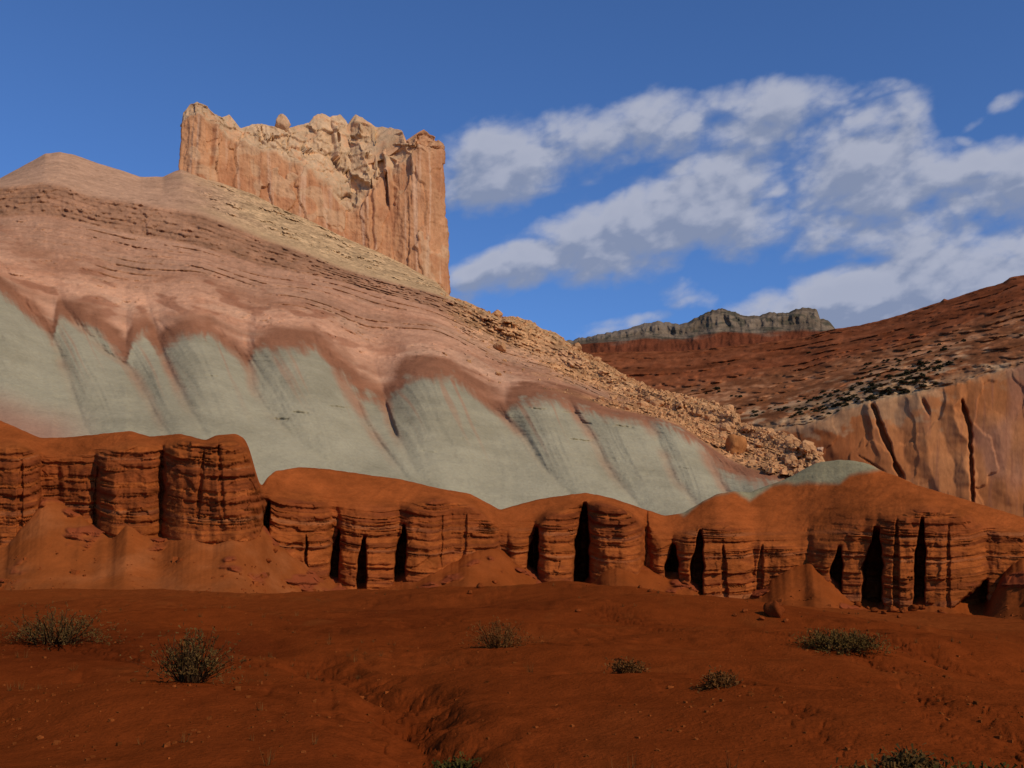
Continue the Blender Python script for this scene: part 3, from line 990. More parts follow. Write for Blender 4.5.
    bb = 0.5 + 0.5 * np.sin(9.5 * VV + 1.6 * n1[..., 0] + 3 * fbm(0 * X, VV * 3, 0 * X + 4, 2))
    pk = lerp(pk, np.array([0.50, 0.285, 0.165]), (0.55 * sstep(fbm(X / 18, Y / 18, VV * 4, 4), 0.0, 0.35))[..., None])
    pk = pk * (0.86 + 0.28 * bb)[..., None]
    mass = sstep(VV + 0.2 * n1[..., 0], 2.5, 2.62) * (1 - sstep(VV, 2.95, 3.0)) * (1 - sstep(PX, 330, 450))
    pk = lerp(pk, np.array([0.40, 0.205, 0.115]) * (1 + 0.25 * fbm(PX / 5, VV * 2, 0 * PX + 3, 3)[..., None]), (0.75 * mass)[..., None])
    c = lerp(c, pk, up[..., None])
    # secondary green and rust lenses in the lower pink at the left
    ln = sstep(fbm(PX / 42, ROW / 13 - PX / 60, 0 * PX + 51, 3), 0.10, 0.25) * sstep(up_px, 14, 26) * (1 - sstep(up_px, 50, 75)) * (1 - sstep(PX, 330, 420))
    c = lerp(c, lerp(rust, np.array([0.30, 0.11, 0.055]), .5), (0.7 * ln)[..., None])
    dk = sstep(lay, 0.05, 0.3) * sstep(VV, 2.2, 2.6) * (1 - sstep(VV, 2.95, 3.0))
    c = lerp(c, pinkd * 0.8, (0.55 * dk)[..., None])
    bedl = (1 - sstep(t2, 0.18, 0.34)) * sstep(fbm(X / 14, Y / 14, VV * 3 + 2, 3), -0.25, 0.15)
    brown = lerp(brown * np.ones_like(c), np.array([0.150, 0.074, 0.040]), (0.75 * bedl)[..., None])
    c = lerp(c, brown * 1.12 * (1 + 0.5 * n2), (band * (0.60 + 0.3 * mb))[..., None])
    upper = sstep(VV, 3.9, 4.1)
    tt = lerp(tanp, tan, sstep(PX + 60 * n1[..., 0], 150, 290)[..., None]) * (1 + 0.25 * n2)
    tt = lerp(tt, np.array([0.47, 0.265, 0.152]) * (1 + 0.25 * n2), (1 - sstep(PX, 120, 210))[..., None])
    c = lerp(c, tt, upper[..., None])
    warm = np.array([0.57, 0.275, 0.105]) * (1 + 0.45 * n2)
    c = lerp(c, warm, (np.clip(rub_r, 0, 1) * 0.85)[..., None])
    c = lerp(c, np.array([0.52, 0.285, 0.125]) * (1 + 0.4 * n2), (edge * 0.6)[..., None])
    c = c * (1 + (0.45 * (ida - 0.5) * rub)[..., None])
    c = c * (1 + (0.7 * (idf - 0.5) * np.clip(0.25 * pink + rub_r + apron + edge, 0, 0.8))[..., None])
    dkk = sstep(idb, 0.86, 0.9) * (1 - sstep(b1, 0.25, 0.5)) * spk_m
    c = lerp(c, np.array([0.15, 0.085, 0.045]), (0.6 * dkk)[..., None])
    sp = sstep(b1, 0.0, 0.25)[..., None]
    o = structure(grid_object('hillside', G, c, M_HILL))
    HILL.update(G=G, V=VV, PX=PX, ROW=ROW, rub=rub, rub_r=rub_r)
    return o


hillside = build_hillside()

# ------------------------------------------------------------------ castle-like sandstone butte
def build_butte():
    n = 430
    u = np.linspace(0, 1, n)
    pb = 181.5 + (449 - 181.5) * u
    pt = 182 + (435 - 182) * u
    pm = lerp(pb, pt, 0.5)
    base_row = h_sky(pb) + 10
    top_r = cur([(181, 130), (183, 113), (190, 104), (197, 102), (206, 105), (214, 114), (222, 117), (229, 114), (236, 124), (241, 128), (252, 124), (262, 123), (272, 126),
                 (290, 127), (300, 124), (309, 122), (314, 115), (322, 112), (330, 116), (340, 113), (346, 119), (349, 125), (352, 118), (356, 113), (366, 119), (376, 126),
                 (390, 127), (402, 130), (406, 140), (411, 140), (418, 132), (424, 129), (430, 134), (437, 137), (440, 143)])(pt)
    top_r = top_r + 1.4 * fbm(pt / 5, 0 * pt, 0 * pt, 3)
    mid_r = cur([(181, 122), (200, 112), (215, 126), (236, 140), (270, 154), (303, 166), (326, 184), (336, 203), (350, 214), (365, 200), (385, 176), (400, 162), (412, 152), (440, 152)], 3)(pm)
    mid_r = mid_r + 6 * fbm(pm / 14, 0 * pm + 2, 0 * pm, 3)
    mid_r = np.maximum(mid_r, top_r + 6)
    setb = cur([(181, 1.5), (212, 2), (236, 9), (300, 15), (350, 17), (380, 12), (404, 5), (412, 1.5), (440, 1)], 4)(pt)
    Db = hD_s(pb) - 1
    prot = cur([(180, 0), (186, 3), (205, 5), (222, 2), (250, 0), (300, 2), (345, -1), (375, 2), (386, 1), (393, -1), (400, 2), (408, 4), (425, 6), (440, 4), (452, 0)], 5)(pb)
    Db = Db - prot * 0.72
    k0, k1, k2 = P(pb, base_row, Db), P(pm, mid_r, Db + 2.5), P(pt, top_r, Db + 3 + setb * 0.72)

    def ring(k, tt):
        """continue a front line round the right side, the back and the left side"""
        right, left = k[-1], k[0]
        back = np.array([-0.42, 0.90, 0.0]) * 34
        m1, m2, m3 = 60, 90, 60
        s1 = [right + back * (i / m1) for i in range(1, m1 + 1)]
        lb = left + np.array([0.25, 0.95, 0]) * 20
        rb_ = right + back
        s2 = [lerp(rb_, lb, i / m2) for i in range(1, m2 + 1)]
        s3 = [lerp(lb, left, i / m3) for i in range(1, m3)]
        return np.concatenate([k, np.array(s1), np.array(s2), np.array(s3)])

    r0, r1, r2 = ring(k0, 0), ring(k1, .5), ring(k2, 1)
    cen = lerp(r2, r2.mean(0), 0.25)
    cen[:, 2] = r2[:, 2] - 7.0
    cen2 = lerp(r2, r2.mean(0), 0.97)
    cen2[:, 2] = r2[:, 2].min() - 9
    G, V = loft([r0, r1, r2, cen, cen2], [150, 110, 14, 14], sm=(2,))
    VV = V[:, None] + 0 * G[..., 0]
    q = 0.74
    X, Y, Z = G[..., 0] / q, G[..., 1] / q, G[..., 2] / q
    H = X * 0.90 + Y * 0.43                                  # along the wall
    N = gnormals(G)
    cm = G.mean((0, 1))
    outw = G - cm
    N = np.where((N[..., :2] * outw[..., :2]).sum(-1, keepdims=True) < 0, -N, N)
    N[..., 2] *= 0.3
    front = 1 - sstep(VV, 1.85, 2.02)
    wall = 1 - sstep(VV, 0.9, 1.2)
    fl = ridged(H / 11 + 0.15 * fbm(H / 20, Z / 25, 0 * H, 2), Z / 90, 0 * H, 3)
    fl2 = fbm(H / 2.8, Z / 45, 0 * H + 4, 3)
    disp = wall * (1.5 * fl + 0.8 * fl2)
    # slabs fallen from the face leave arched edges
    f1, f2, idc = worley(H / 9.5 + 0.3 * fbm(H / 5, Z / 9, 0 * H, 2), Z / 26 + 0.3 * fbm(H / 6, Z / 8, 0 * H + 3, 2), 4)
    disp = disp + front * 1.7 * (idc - 0.5)
    # the broken upper part: rounded blocks and ledges
    upm = sstep(VV, 0.95, 1.15) * front * (0.45 + 0.55 * sstep(H, H[0, 0] + 12, H[0, 0] + 40))
    a1, a2, ida = worley(H / 9.5 + 0.45 * fbm(H / 5, Z / 5, 0 * H + 8, 3), Z / 6.5 + 0.45 * fbm(H / 5, Z / 5, 0 * H + 18, 3), 8)
    b1, b2, idb = worley(H / 2.6, Z / 1.9, 12)
    disp = disp + upm * (3.2 * (ida - 0.5) + 1.6 * (0.6 - a1) - 1.0 * (1 - sstep(a2 - a1, 0.0, 0.22)) + 0.35 * (0.5 - b1))
    disp = disp + front * 1.0 * fbm(X / 6, Y / 6, Z / 8, 4) + 0.35 * fbm(X / 1.5, Y / 1.5, Z / 1.5, 3)
    # a deep vertical joint in front of the end tower, two lesser ones
    for hp, wd, dp, z0, z1 in ((391, 0.9, 3.5, 145, 200), (216, .8, 2, 118, 165), (345, .8, 2.5, 118, 160), (372, .7, 1.5, 190, 250)):
        q0, q1 = P(hp, z0, float(hD_s(hp))), P(hp, z1, float(hD_s(hp)))
        hc = (q0[0] * 0.90 + q0[1] * 0.43) / q
        zt, zb = q0[2] / q, q1[2] / q
        m = (1 - sstep(np.abs(H - hc + 1.2 * fbm(Z / 7, 0 * Z, 0 * Z + hp, 2)), 0.5 * wd, 1.8 * wd)) * sstep(Z, zb - 6, zb + 4) * (1 - sstep(Z, zt, zt + 8))
        disp = disp - dp * m
    side = np.ones(G.shape[1])
    side[n:] = 0.45
    G = G + N * (disp * q * (0.15 + 0.85 * front) * side[None])[..., None]
    # colour
    n1 = fbm(X / 14, Y / 14, Z / 14, 4)[..., None]
    n2 = fbm(X / 3, Y / 3, Z / 3, 4)[..., None]
    orange = np.array([0.50, 0.245, 0.115])
    deep = np.array([0.43, 0.188, 0.085])
    tan = np.array([0.55, 0.355, 0.195])
    pale = np.array([0.60, 0.38, 0.235])
    c = lerp(orange, deep, sstep(n1 + 0.4 * fl2[..., None], -0.15, 0.4))
    streak = sstep(fbm(H / 2.2, Z / 70, 0 * H + 15, 3), 0.08, 0.4) * wall
    c = lerp(c, pale, (0.55 * streak)[..., None])
    dst = sstep(fbm(H / 1.6, Z / 40, 0 * H + 25, 3), 0.18, 0.4) * front
    c = lerp(c, np.array([0.28, 0.115, 0.06]), (0.35 * dst)[..., None])
    right = sstep(H, H[:, :n].max() - 26, H[:, :n].max() - 12)
    tm = np.clip(sstep(VV + 0.25 * n1[..., 0], 0.92, 1.12) * (1 - 0.75 * right), 0, 1)
    c = lerp(c, lerp(tan, orange, sstep(n1 + n2, 0.05, 0.5) * 0.6) * (1 + 0.3 * n2), tm[..., None])
    slab = ((idc > 0.72) * front * sstep(fbm(H / 9, Z / 9, 0 * H + 66, 2), -0.05, 0.1))[..., None]
    c = lerp(c, tan, 0.45 * slab)
    c = c * (1 + 0.18 * n2)
    root = grid_object('sandstone_butte', G, c, M_CASTLE, wrap=True)
    tag(root, 'tall castle-like orange sandstone butte with ragged crest on top of the hillside', 'butte')
    # knob standing on the crest
    k = P(282, 127, float(hD_s(282)) + 11)
    knob = rock_mesh('rock_knob', (3.0, 2.7, 3.6), 31, M_CASTLE, np.array([0.52, 0.31, 0.165]), 0.22, sub=24)
    knob.location = k + [0, 0, 0.8]
    knob.parent = root
    return root


def rock_mesh(name, size, seed, mat, colr, rough=0.25, sub=14, link=True, flat=0.0):
    """an angular boulder: a sphere cut by random planes, roughened"""
    rg = np.random.default_rng(seed)
    th = np.linspace(0.0, math.pi, sub)
    ph = np.linspace(0, 2 * math.pi, sub * 2, endpoint=False)
    T, Fh = np.meshgrid(th, ph, indexing='ij')
    d = np.stack([np.sin(T) * np.cos(Fh), np.sin(T) * np.sin(Fh), np.cos(T)], -1)
    r = np.ones(T.shape)
    for i in range(16):
        nv = rg.normal(size=3)
        nv /= np.linalg.norm(nv)
        h = rg.uniform(0.62, 0.92)
        dp = d @ nv
        r = np.where(dp > 1e-3, np.minimum(r, h / np.maximum(dp, 1e-3)), r)
    s = seed * 3.7
    r = r * (1 + rough * fbm(d[..., 0] * 1.6 + s, d[..., 1] * 1.6, d[..., 2] * 1.6, 4))
    G = d * r[..., None] * np.array(size)
    n = fbm(d[..., 0] * 3 + s, d[..., 1] * 3, d[..., 2] * 3, 3)[..., None]
    c = np.asarray(colr) * (1 + 0.4 * n)
    return grid_object(name, G, c, mat, wrap=True)


butte = build_butte()

# ------------------------------------------------------------------ canyon wall on the right
w_sky = cur([(480, 372), (560, 362), (582, 352), (620, 351), (684, 350), (720, 346), (750, 343), (800, 337), (833, 328), (850, 326), (870, 322), (900, 314), (940, 301), (944, 297), (948, 299), (980, 288),
             (1003, 282), (1010, 276), (1024, 274), (1080, 262), (1200, 240)])
w_rim = cur([(480, 470), (640, 458), (740, 440), (784, 431), (820, 422), (850, 410), (870, 404), (900, 398), (930, 392), (960, 384), (1024, 366), (1200, 330)], 4)
wD = cur([(480, 760), (640, 735), (784, 705), (900, 685), (1024, 665), (1200, 640)], 6)
wDs = cur([(480, 1080), (640, 1040), (784, 980), (900, 920), (1024, 860), (1200, 800)], 6)
WALL = {}


def build_wall():
    px = np.arange(470, 1195, 0.85)
    z0 = 0 * px
    sky = w_sky(px) + 1.0 * fbm(px / 9, z0, z0, 4)
    rim = w_rim(px) + 4.0 * fbm(px / 16, z0 + 5, z0, 4)
    D, Ds = wD(px), wDs(px)
    k0 = P(px, np.full_like(px, 590.0), D - 8)
    k1 = P(px, rim, D + 4)
    k1b = P(px, boxsm(rim, 25, 0) - 16, D + 22)
    k2 = P(px, lerp(boxsm(rim, 30, 0), boxsm(sky, 30, 0), 0.55), lerp(D, Ds, 0.50))
    k2b = P(px, boxsm(sky, 12, 0) + 5, lerp(D, Ds, 0.93))
    k3 = P(px, sky, Ds)
    k4 = k3 + (k3 - CAM) * [.08, .08, 0]
    k5 = k3 + (k3 - CAM) * [.3, .3, 0] + [0, 0, -120]
    G, V = loft([k0, k1, k1b, k2, k2b, k3, k4, k5], [150, 26, 70, 60, 10, 6, 8], sm=(2,))
    PX = np.broadcast_to(px, G.shape[:2])
    VV = V[:, None] + 0 * PX
    d = G - CAM
    f = d[..., 1] * math.cos(PITCH) + d[..., 2] * math.sin(PITCH)
    uu = -d[..., 1] * math.sin(PITCH) + d[..., 2] * math.cos(PITCH)
    ROW = 384 - FPX * uu / f
    X, Y, Z = G[..., 0], G[..., 1], G[..., 2]
    cliff = 1 - sstep(VV, 0.95, 1.2)
    off = -cliff * (2.0 * ridged(PX / 90, Z / 120, 0 * PX, 2) + 0.5 * fbm(PX / 14, Z / 60, 0 * PX + 3, 4))
    f1, f2, idc = worley(PX / 34 + 0.3 * fbm(PX / 20, Z / 20, 0 * PX, 2), Z / 34 + .3 * fbm(PX / 20, Z / 20, 0 * PX + 5, 2), 6)
    off = off - cliff * 2.0 * (idc - 0.5)

    # large planar facets
    fx = np.array([470, 700, 800, 832, 868, 874, 902, 925, 948, 964, 972, 1000, 1030, 1060, 1120, 1200], float)
    fd = np.array([0, 4, 0, 6, -1, 5, -2, 5, 1, 7, -1, 4, -2, 5, 0, 4], float)
    pf = PX + 16 * fbm(ROW / 40, PX / 60, 0 * PX + 4, 4) - 0.18 * (ROW - 440)
    fade = 0.25 + 0.75 * sstep(fbm(PX / 60, ROW / 50, 0 * PX + 14, 3), -0.25, 0.25)
    off = off - 0.55 * cliff * fade * np.interp(pf, fx, fd)
    # leaning clefts
    for pts, w, dp in (([(872, 402), (880, 425), (890, 450), (902, 480)], 3.8, 9), ([(962, 400), (970, 430), (971, 460), (973, 505)], 2.8, 8),
                       ([(922, 398), (930, 415)], 2.5, 4), ([(858, 455), (885, 472)], 1.6, 2.5)):
        rr_ = np.array([p[1] for p in pts], float)
        xx_ = np.array([p[0] for p in pts], float)
        cc = np.interp(ROW, rr_, xx_) + 1.8 * fbm(ROW / 10, 0 * ROW, 0 * ROW + pts[0][0], 3)
        wv = w * (0.65 + 0.9 * fbm(ROW / 15, 0 * ROW + pts[0][0], 0 * ROW, 3))
        m = (1 - sstep(np.abs(PX - cc), 0.5 * wv, 1.3 * wv + .1)) * sstep(ROW, rr_[0] - 3, rr_[0] + 6) * (1 - sstep(ROW, rr_[-1] - 8, rr_[-1] + 4))
        off = off + dp * m
    # benches and ledges above the rim
    upm = sstep(VV, 1.0, 1.3) * (1 - sstep(VV, 5.0, 5.1))
    L = VV * 6 + 1.2 * fbm(X / 160, Y / 200, Z / 80, 4) + 0.15 * fbm(X / 20, Y / 30, Z / 10, 3)
    t = L - np.floor(L)
    brk = sstep(fbm(X / 50, Y / 50, Z / 30, 3), -0.2, 0.25)
    off = off - upm * 6.5 * (sstep(t, 0, 0.14) - t) * brk * sstep(fbm(X / 90, Y / 110, Z / 40 + 4, 3), -0.2, 0.1)
    off = off - upm * (8 * fbm(X / 40, Y / 40, Z / 20, 4) + 5.0 * fbm(X / 9, Y / 12, Z / 5, 4))
    a1, a2, ida = worley(X / 9, Z / 5, 3)
    off = off - upm * 4.5 * sstep(ida, 0.5, 0.9) * (1 - sstep(a1, 0.2, 0.6)) * (1 - 0.7 * sstep(VV, 3.2, 3.8))
    off = off - 1.1 * (1 - 0.85 * cliff) * fbm(X / 4, Y / 6, Z / 3, 3)
    G = along_ray(G, off)
    n1 = fbm(X / 60, Y / 60, Z / 40, 4)[..., None]
    n2 = fbm(X / 10, Y / 14, Z / 7, 4)[..., None]
    face = lerp(np.array([0.40, 0.142, 0.046]), np.array([0.46, 0.184, 0.066]), sstep(n1, -0.2, 0.3))
    pur = sstep(fbm(PX / 40, Z / 60, 0 * PX + 20, 3) + 0.5 * sstep(PX, 960, 1020) - 0.25, 0.05, 0.4)[..., None]
    face = lerp(face, np.array([0.30, 0.145, 0.095]), 0.5 * pur)
    stk = sstep(fbm(PX / 5, Z / 45, 0 * PX + 2, 4), 0.08, 0.40)[..., None]
    face = lerp(face, np.array([0.27, 0.105, 0.055]), 0.5 * stk)
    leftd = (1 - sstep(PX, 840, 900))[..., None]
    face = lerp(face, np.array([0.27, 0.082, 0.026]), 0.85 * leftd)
    palb = np.array([0.36, 0.225, 0.115]) * (1 + 0.4 * n2)
    slope = lerp(np.array([0.22, 0.078, 0.030]), np.array([0.34, 0.145, 0.062]), sstep(n2 + n1, -0.2, 0.4)) * (1 + 0.5 * n2)
    slope = lerp(slope, np.array([0.190, 0.050, 0.018]) * (1 + 0.4 * n2), sstep(VV + 0.4 * n1[..., 0], 2.9, 3.4)[..., None] * 0.85)
    slope = lerp(slope, palb, (sstep(n2[..., 0] + n1[..., 0], 0.08, 0.3) * (1 - sstep(VV, 1.9, 3.0)) * 0.75)[..., None])
    lb_ = fbm(0 * X + 8, L * 0.9, 0 * X, 3)
    slope = slope * (1 + 0.75 * lb_)[..., None]
    c = lerp(face, slope, sstep(VV, 1.05, 1.15)[..., None])
    pb = sstep(VV + 0.3 * n2[..., 0] + .3 * n1[..., 0], 0.93, 1.02) * (1 - sstep(VV + 0.35 * n1[..., 0], 1.45, 1.9)) * (1 - 0.5 * sstep(PX, 900, 1000))
    c = lerp(c, palb, (0.55 * pb)[..., None])
    WALL.update(G=G, V=VV, PX=PX, ROW=ROW)
    return structure(grid_object('canyon_wall', G, c, M_WALL))


canyon_wall = build_wall()


# ------------------------------------------------------------------ far mesa
def build_mesa():
    px = np.arange(520, 900, 0.8)
    z0 = 0 * px
    sky = cur([(520, 352), (575, 339), (600, 334), (622, 330), (645, 323), (660, 321), (680, 324), (690, 321), (700, 315), (712, 310), (722, 308), (735, 312), (745, 316), (760, 315), (770, 312),
               (785, 313), (797, 309), (805, 307), (817, 309), (820, 318), (828, 320), (834, 327), (850, 340), (900, 365)])(px) + 2.6 * fbm(px / 6, z0, z0, 5)
    cb = cur([(520, 356), (580, 345), (640, 340), (684, 340), (720, 334), (833, 332), (900, 372)])(px)
    cb = np.maximum(cb, sky + 3)
    k0 = P(px, cb + 22, 1750 + z0)
    k1 = P(px, cb, 1880 + z0)
    k2 = P(px, lerp(cb, sky, 0.35), 1930 + z0)
    k3 = P(px, lerp(cb, sky, 0.8), 1950 + z0)
    k4 = P(px, sky, 2000 + z0)
    k5 = k4 + (k4 - CAM) * [.1, .1, 0]
    k6 = k4 + (k4 - CAM) * [.25, .25, 0] + [0, 0, -300]
    G, V = loft([k0, k1, k2, k3, k4, k5, k6], [20, 20, 24, 16, 5, 6], sm=(1,))
    PX = np.broadcast_to(px, G.shape[:2])
    VV = V[:, None] + 0 * PX
    X, Y, Z = G[..., 0], G[..., 1], G[..., 2]
    off = -32 * ridged(PX / 30 + Z / 400, Z / 160, 0 * PX, 5) * (1 - sstep(VV, 3.9, 4.2)) - 14 * fbm(PX / 6, Z / 30, 0 * PX, 4)
    G = along_ray(G, off)
    n = fbm(X / 60, Y / 60, Z / 30, 4)[..., None]
    rock = lerp(np.array([0.125, 0.088, 0.056]), np.array([0.195, 0.140, 0.090]), sstep(n, -0.2, 0.3))
    dark = np.array([0.055, 0.052, 0.034])
    c = lerp(rock, dark, sstep(fbm(X / 25, Y / 25, Z / 14, 4), 0.02, 0.25)[..., None] * 0.75)
    red = np.array([0.150, 0.042, 0.018]) * (1 + 0.4 * n)
    c = lerp(c, red, ((1 - sstep(VV + 0.5 * n[..., 0] , 0.9, 1.35)))[..., None])
    c = lerp(c, np.array([0.20, 0.15, 0.105]), ((1 - sstep(PX, 670, 700)) * sstep(VV, 2.2, 3.0) * 0.7)[..., None])
    return structure(grid_object('distant_mesa', G, c, M_MESA))


mesa = build_mesa()


# ------------------------------------------------------------------ helpers to stand things on the built surfaces
def pick(S, px, row):
    """grid point of a built surface nearest to a photograph pixel's direction"""
    d = np.abs(S['PX'] - px) + np.abs(S['ROW'] - row)
    i = np.unravel_index(np.argmin(d), d.shape)
    return S['G'][i]


dg_eval = None


def drop(px, row, dist0=None):
    """cast from the viewpoint through a pixel onto what is built there"""
    global dg_eval
    if dg_eval is None:
        bpy.context.view_layer.update()
        dg_eval = bpy.context.evaluated_depsgraph_get()
    q = P(px, row, 10.0) - CAM
    ok, loc, nor, i, ob, mt = SC.ray_cast(dg_eval, Vector(CAM), Vector(q).normalized())
    return np.array(loc) if ok else None, (ob.name if ok else None)


def copy_thing(o, loc, rz, sc):
    c = o.copy()
    COL.objects.link(c)
    c.location = loc
    c.rotation_euler = (0, 0, rz)
    c.scale = (sc, sc, sc)
    for ch in o.children:
        k = ch.copy()
        k.parent = c
        COL.objects.link(k)
    return c


# ------------------------------------------------------------------ shrubs
def blades(n, rg, base_r, length, spread, width, droop=0.25, segs=4, flat=1.0, top=None):
    """n curved thin stems rising from a patch of ground: verts, quads and tip points"""
    V, Fc, tips = [], [], []
    for i in range(n):
        a = rg.uniform(0, 2 * math.pi)
        br = base_r * math.sqrt(rg.random())
        p0 = np.array([br * math.cos(a), br * math.sin(a) * flat, 0.0])
        az = a + rg.normal() * 0.5
        tilt = abs(rg.normal()) * spread
        L = length * rg.uniform(0.55, 1.05)
        dirv = np.array([math.sin(tilt) * math.cos(az), math.sin(tilt) * math.sin(az) * flat, math.cos(tilt)])
        side = np.array([-math.sin(az + rg.normal()), math.cos(az), 0.0])
        side /= np.linalg.norm(side) + 1e-9
        b0 = len(V)
        for s in range(segs + 1):
            t = s / segs
            p = p0 + dirv * L * t + np.array([0, 0, -droop * L * t * t * math.sin(tilt)]) + rg.normal(size=3) * 0.02 * L * t
            w = width * (1 - 0.75 * t)
            V.append(p - side * w)
            V.append(p + side * w)
            tips.append((p, t, dirv))
            if s:
                k = b0 + 2 * s
                Fc.append((k - 2, k - 1, k + 1, k))
    return V, Fc, tips


def leaves(tips, rg, per, size, tmin=0.35):
    V, Fc = [], []
    for p, t, d in tips:
        if t < tmin:
            continue
        for j in range(per):
            q = p + rg.normal(size=3) * size * 0.9
            a = rg.normal(size=3) + d * 0.9
            a /= np.linalg.norm(a)
            b = np.cross(a, rg.normal(size=3))
            b /= np.linalg.norm(b) + 1e-9
            L = size * rg.uniform(0.6, 1.3)
            w = L * 0.22
            k = len(V)
            V += [q - b * w * .4, q + b * w * .4, q + a * L + b * w, q + a * L - b * w]
            Fc.append((k, k + 1, k + 2, k + 3))
    return V, Fc


def shrub(name, px, row, wid_px, hgt_px, label, seed, stem_m, leaf_m, n=70, per=3, spread=0.6, flat=0.8, group=None, cat='shrub', leafsize=0.06, dome=260):
    loc, ob = drop(px, row)
    d = np.linalg.norm(loc - CAM)
    w, h = wid_px * d / FPX, hgt_px * d / FPX
    rg = np.random.default_rng(seed)
    root = bpy.data.objects.new(name, None)
    COL.objects.link(root)
    root.location = loc - [0, 0, 0.03]
    tag(root, label, cat, group)
    V, Fc, tips = blades(n, rg, w * 0.16, h, spread, 0.007 + 0.0002 * d, flat=flat)
    V = np.array(V)
    ext = np.percentile(np.abs(V[:, 0]), 90)
    sx = (w / 2) / ext
    sz = h / V[:, 2].max()
    k = np.array([sx, sx, sz])
    V = V * k
    raw_object('stems', V, np.array(Fc), None, stem_m, root, smooth=False)
    tips = [(p * k, t, dd) for p, t, dd in tips]
    if per:
        # foliage also fills an uneven mound between the stems
        for q in range(int(dome)):
            a, rr = rg.uniform(0, 2 * math.pi), rg.random() ** 0.5
            top = math.sqrt(max(0.0, 1 - rr * rr)) * (0.75 + 0.5 * pn(np.array([math.cos(a) * rr * 2.2 + seed]), np.array([math.sin(a) * rr * 2.2]), np.array([0.3]))[0])
            zz = top * rg.uniform(0.25, 1.0) ** 0.5
            tips.append((np.array([math.cos(a) * rr * w / 2, math.sin(a) * rr * w / 2 * flat, zz * h * 0.92 + 0.02]), 1.0,
                         np.array([math.cos(a) * rr, math.sin(a) * rr, 0.5])))
        LV, LF = leaves(tips, rg, per, leafsize * max(1, h))
        raw_object('foliage', np.array(LV), np.array(LF), None, leaf_m, root, smooth=False)
    return root


shrub('rabbitbrush', 57, 643, 74, 34, 'wide dark olive bush on the red soil, farthest left', 1, M_TWIG, M_SAGE, 120, 4, 0.85)
shrub('sagebrush', 190, 682, 54, 50, 'upright dark twiggy bush with bare grey stems on red soil, left of centre', 2, M_TWIG, M_SAGE, 150, 2, 0.55)
shrub('dry_bush', 500, 647, 46, 28, 'pale dry rounded bush on the soil in front of the middle talus mound', 3, M_DRY, M_DRY, 110, 2, 0.8)
shrub('olive_bush', 840, 649, 62, 20, 'low dense olive-green bush on the rise below the right-hand cliff slots', 4, M_TWIG, M_OLIVE, 160, 6, 0.95)
shrub('dry_bush', 628, 672, 26, 12, 'small low dry bush on red soil right of the middle talus mound', 5, M_DRY, M_DRY, 60, 2, 0.9)
shrub('dry_bush', 720, 686, 28, 13, 'small dull tuft on bare red soil below the olive bush and to its left', 6, M_DRY, M_DRY, 50, 2, 0.9)
shrub('sagebrush', 911, 780, 44, 24, 'dark leafy bush at the bottom edge of the photo', 7, M_TWIG, M_SAGE, 120, 4, 0.8)
shrub('rabbitbrush', 862, 792, 50, 18, 'pale green bush at the bottom edge, left of the dark leafy one', 8, M_DRY, M_OLIVE, 110, 4, 0.8)
shrub('green_bush', 985, 796, 60, 24, 'yellow-green bush at the bottom right corner of the photo', 9, M_TWIG, M_GREEN, 110, 4, 0.8)
shrub('green_bush', 455, 780, 34, 16, 'green tuft at the bottom edge below the eroded gully', 10, M_TWIG, M_GREEN, 70, 4, 0.8)


# dry grass and tufts, sparse on the soil
def build_grass():
    rg = np.random.default_rng(5)
    Vs, Fs, nb = [], [], 0
    k = 0
    while k < 420:
        px, d = rg.uniform(-60, 1090), math.exp(rg.uniform(math.log(13), math.log(100)))
        x = (px - 512) / FPX * d / math.cos(PITCH)
        if pn(np.array([x / 6]), np.array([d / 9]), np.array([0.5]))[0] < -0.02:
            k += 0.2
            continue
        k += 1
        z = None
        ok, loc, nor, i, ob, mt = SC.ray_cast(dg_eval, Vector((x, d, 30)), Vector((0, 0, -1)))
        if not ok or ob.name != 'ground':
            continue
        V, Fc, tips = blades(int(rg.integers(5, 14)), rg, 0.06, rg.uniform(0.10, 0.28), 0.6, 0.003 + 0.00012 * d, segs=2)
        Vs.append(np.array(V) + np.array(loc))
        Fs.append(np.array(Fc) + nb)
        nb += len(V)
    o = raw_object('dry_grass', np.concatenate(Vs), np.concatenate(Fs), None, M_DRY, smooth=False)
    o['kind'] = 'stuff'
    tag(o, 'sparse dry grass scattered over the red soil', 'grass')


build_grass()


# ------------------------------------------------------------------ boulders
ROCKS = {}


def rock(name, px, row, size_px, label, colr, seed, group=None, mat=None, asp=(1, 0.9, 0.75), cat='boulder', sink=0.25):
    loc, ob = drop(px, row)
    if loc is None:
        return None
    d = np.linalg.norm(loc - CAM)
    s = size_px * d / FPX / 2
    o = rock_mesh(name, (s * asp[0], s * asp[1], s * asp[2]), seed, mat or M_BOULDER, colr, 0.3, sub=14)
    o.location = loc + [0, 0, s * asp[2] * (1 - 2 * sink)]
    o.rotation_euler = (random.uniform(-.2, .2), random.uniform(-.2, .2), random.uniform(0, 6.28))
    tag(o, label, cat, group)
    return o


rock('boulder', 736, 452, 26, 'large orange boulder with shaded left side in the rubble slope above the green saddle', (0.38, 0.145, 0.045), 41, asp=(1, .9, .85))
rock('boulder', 775, 616, 22, 'dark red block standing at the foot of the talus left of the right-hand slots', (0.17, 0.036, 0.008), 42, asp=(.9, .9, 1.0), sink=.2)
rock('boulder', 820, 452, 9, 'pale block at the lower tip of the rubble slope', (0.52, 0.31, 0.18), 43)
rock('boulder', 557, 332, 10, 'yellowish block on the skyline right of the tower', (0.52, 0.33, 0.15), 44)
rock('boulder', 557, 309, 1, 'speck', (0.5, 0.3, 0.2), 45) if False else None


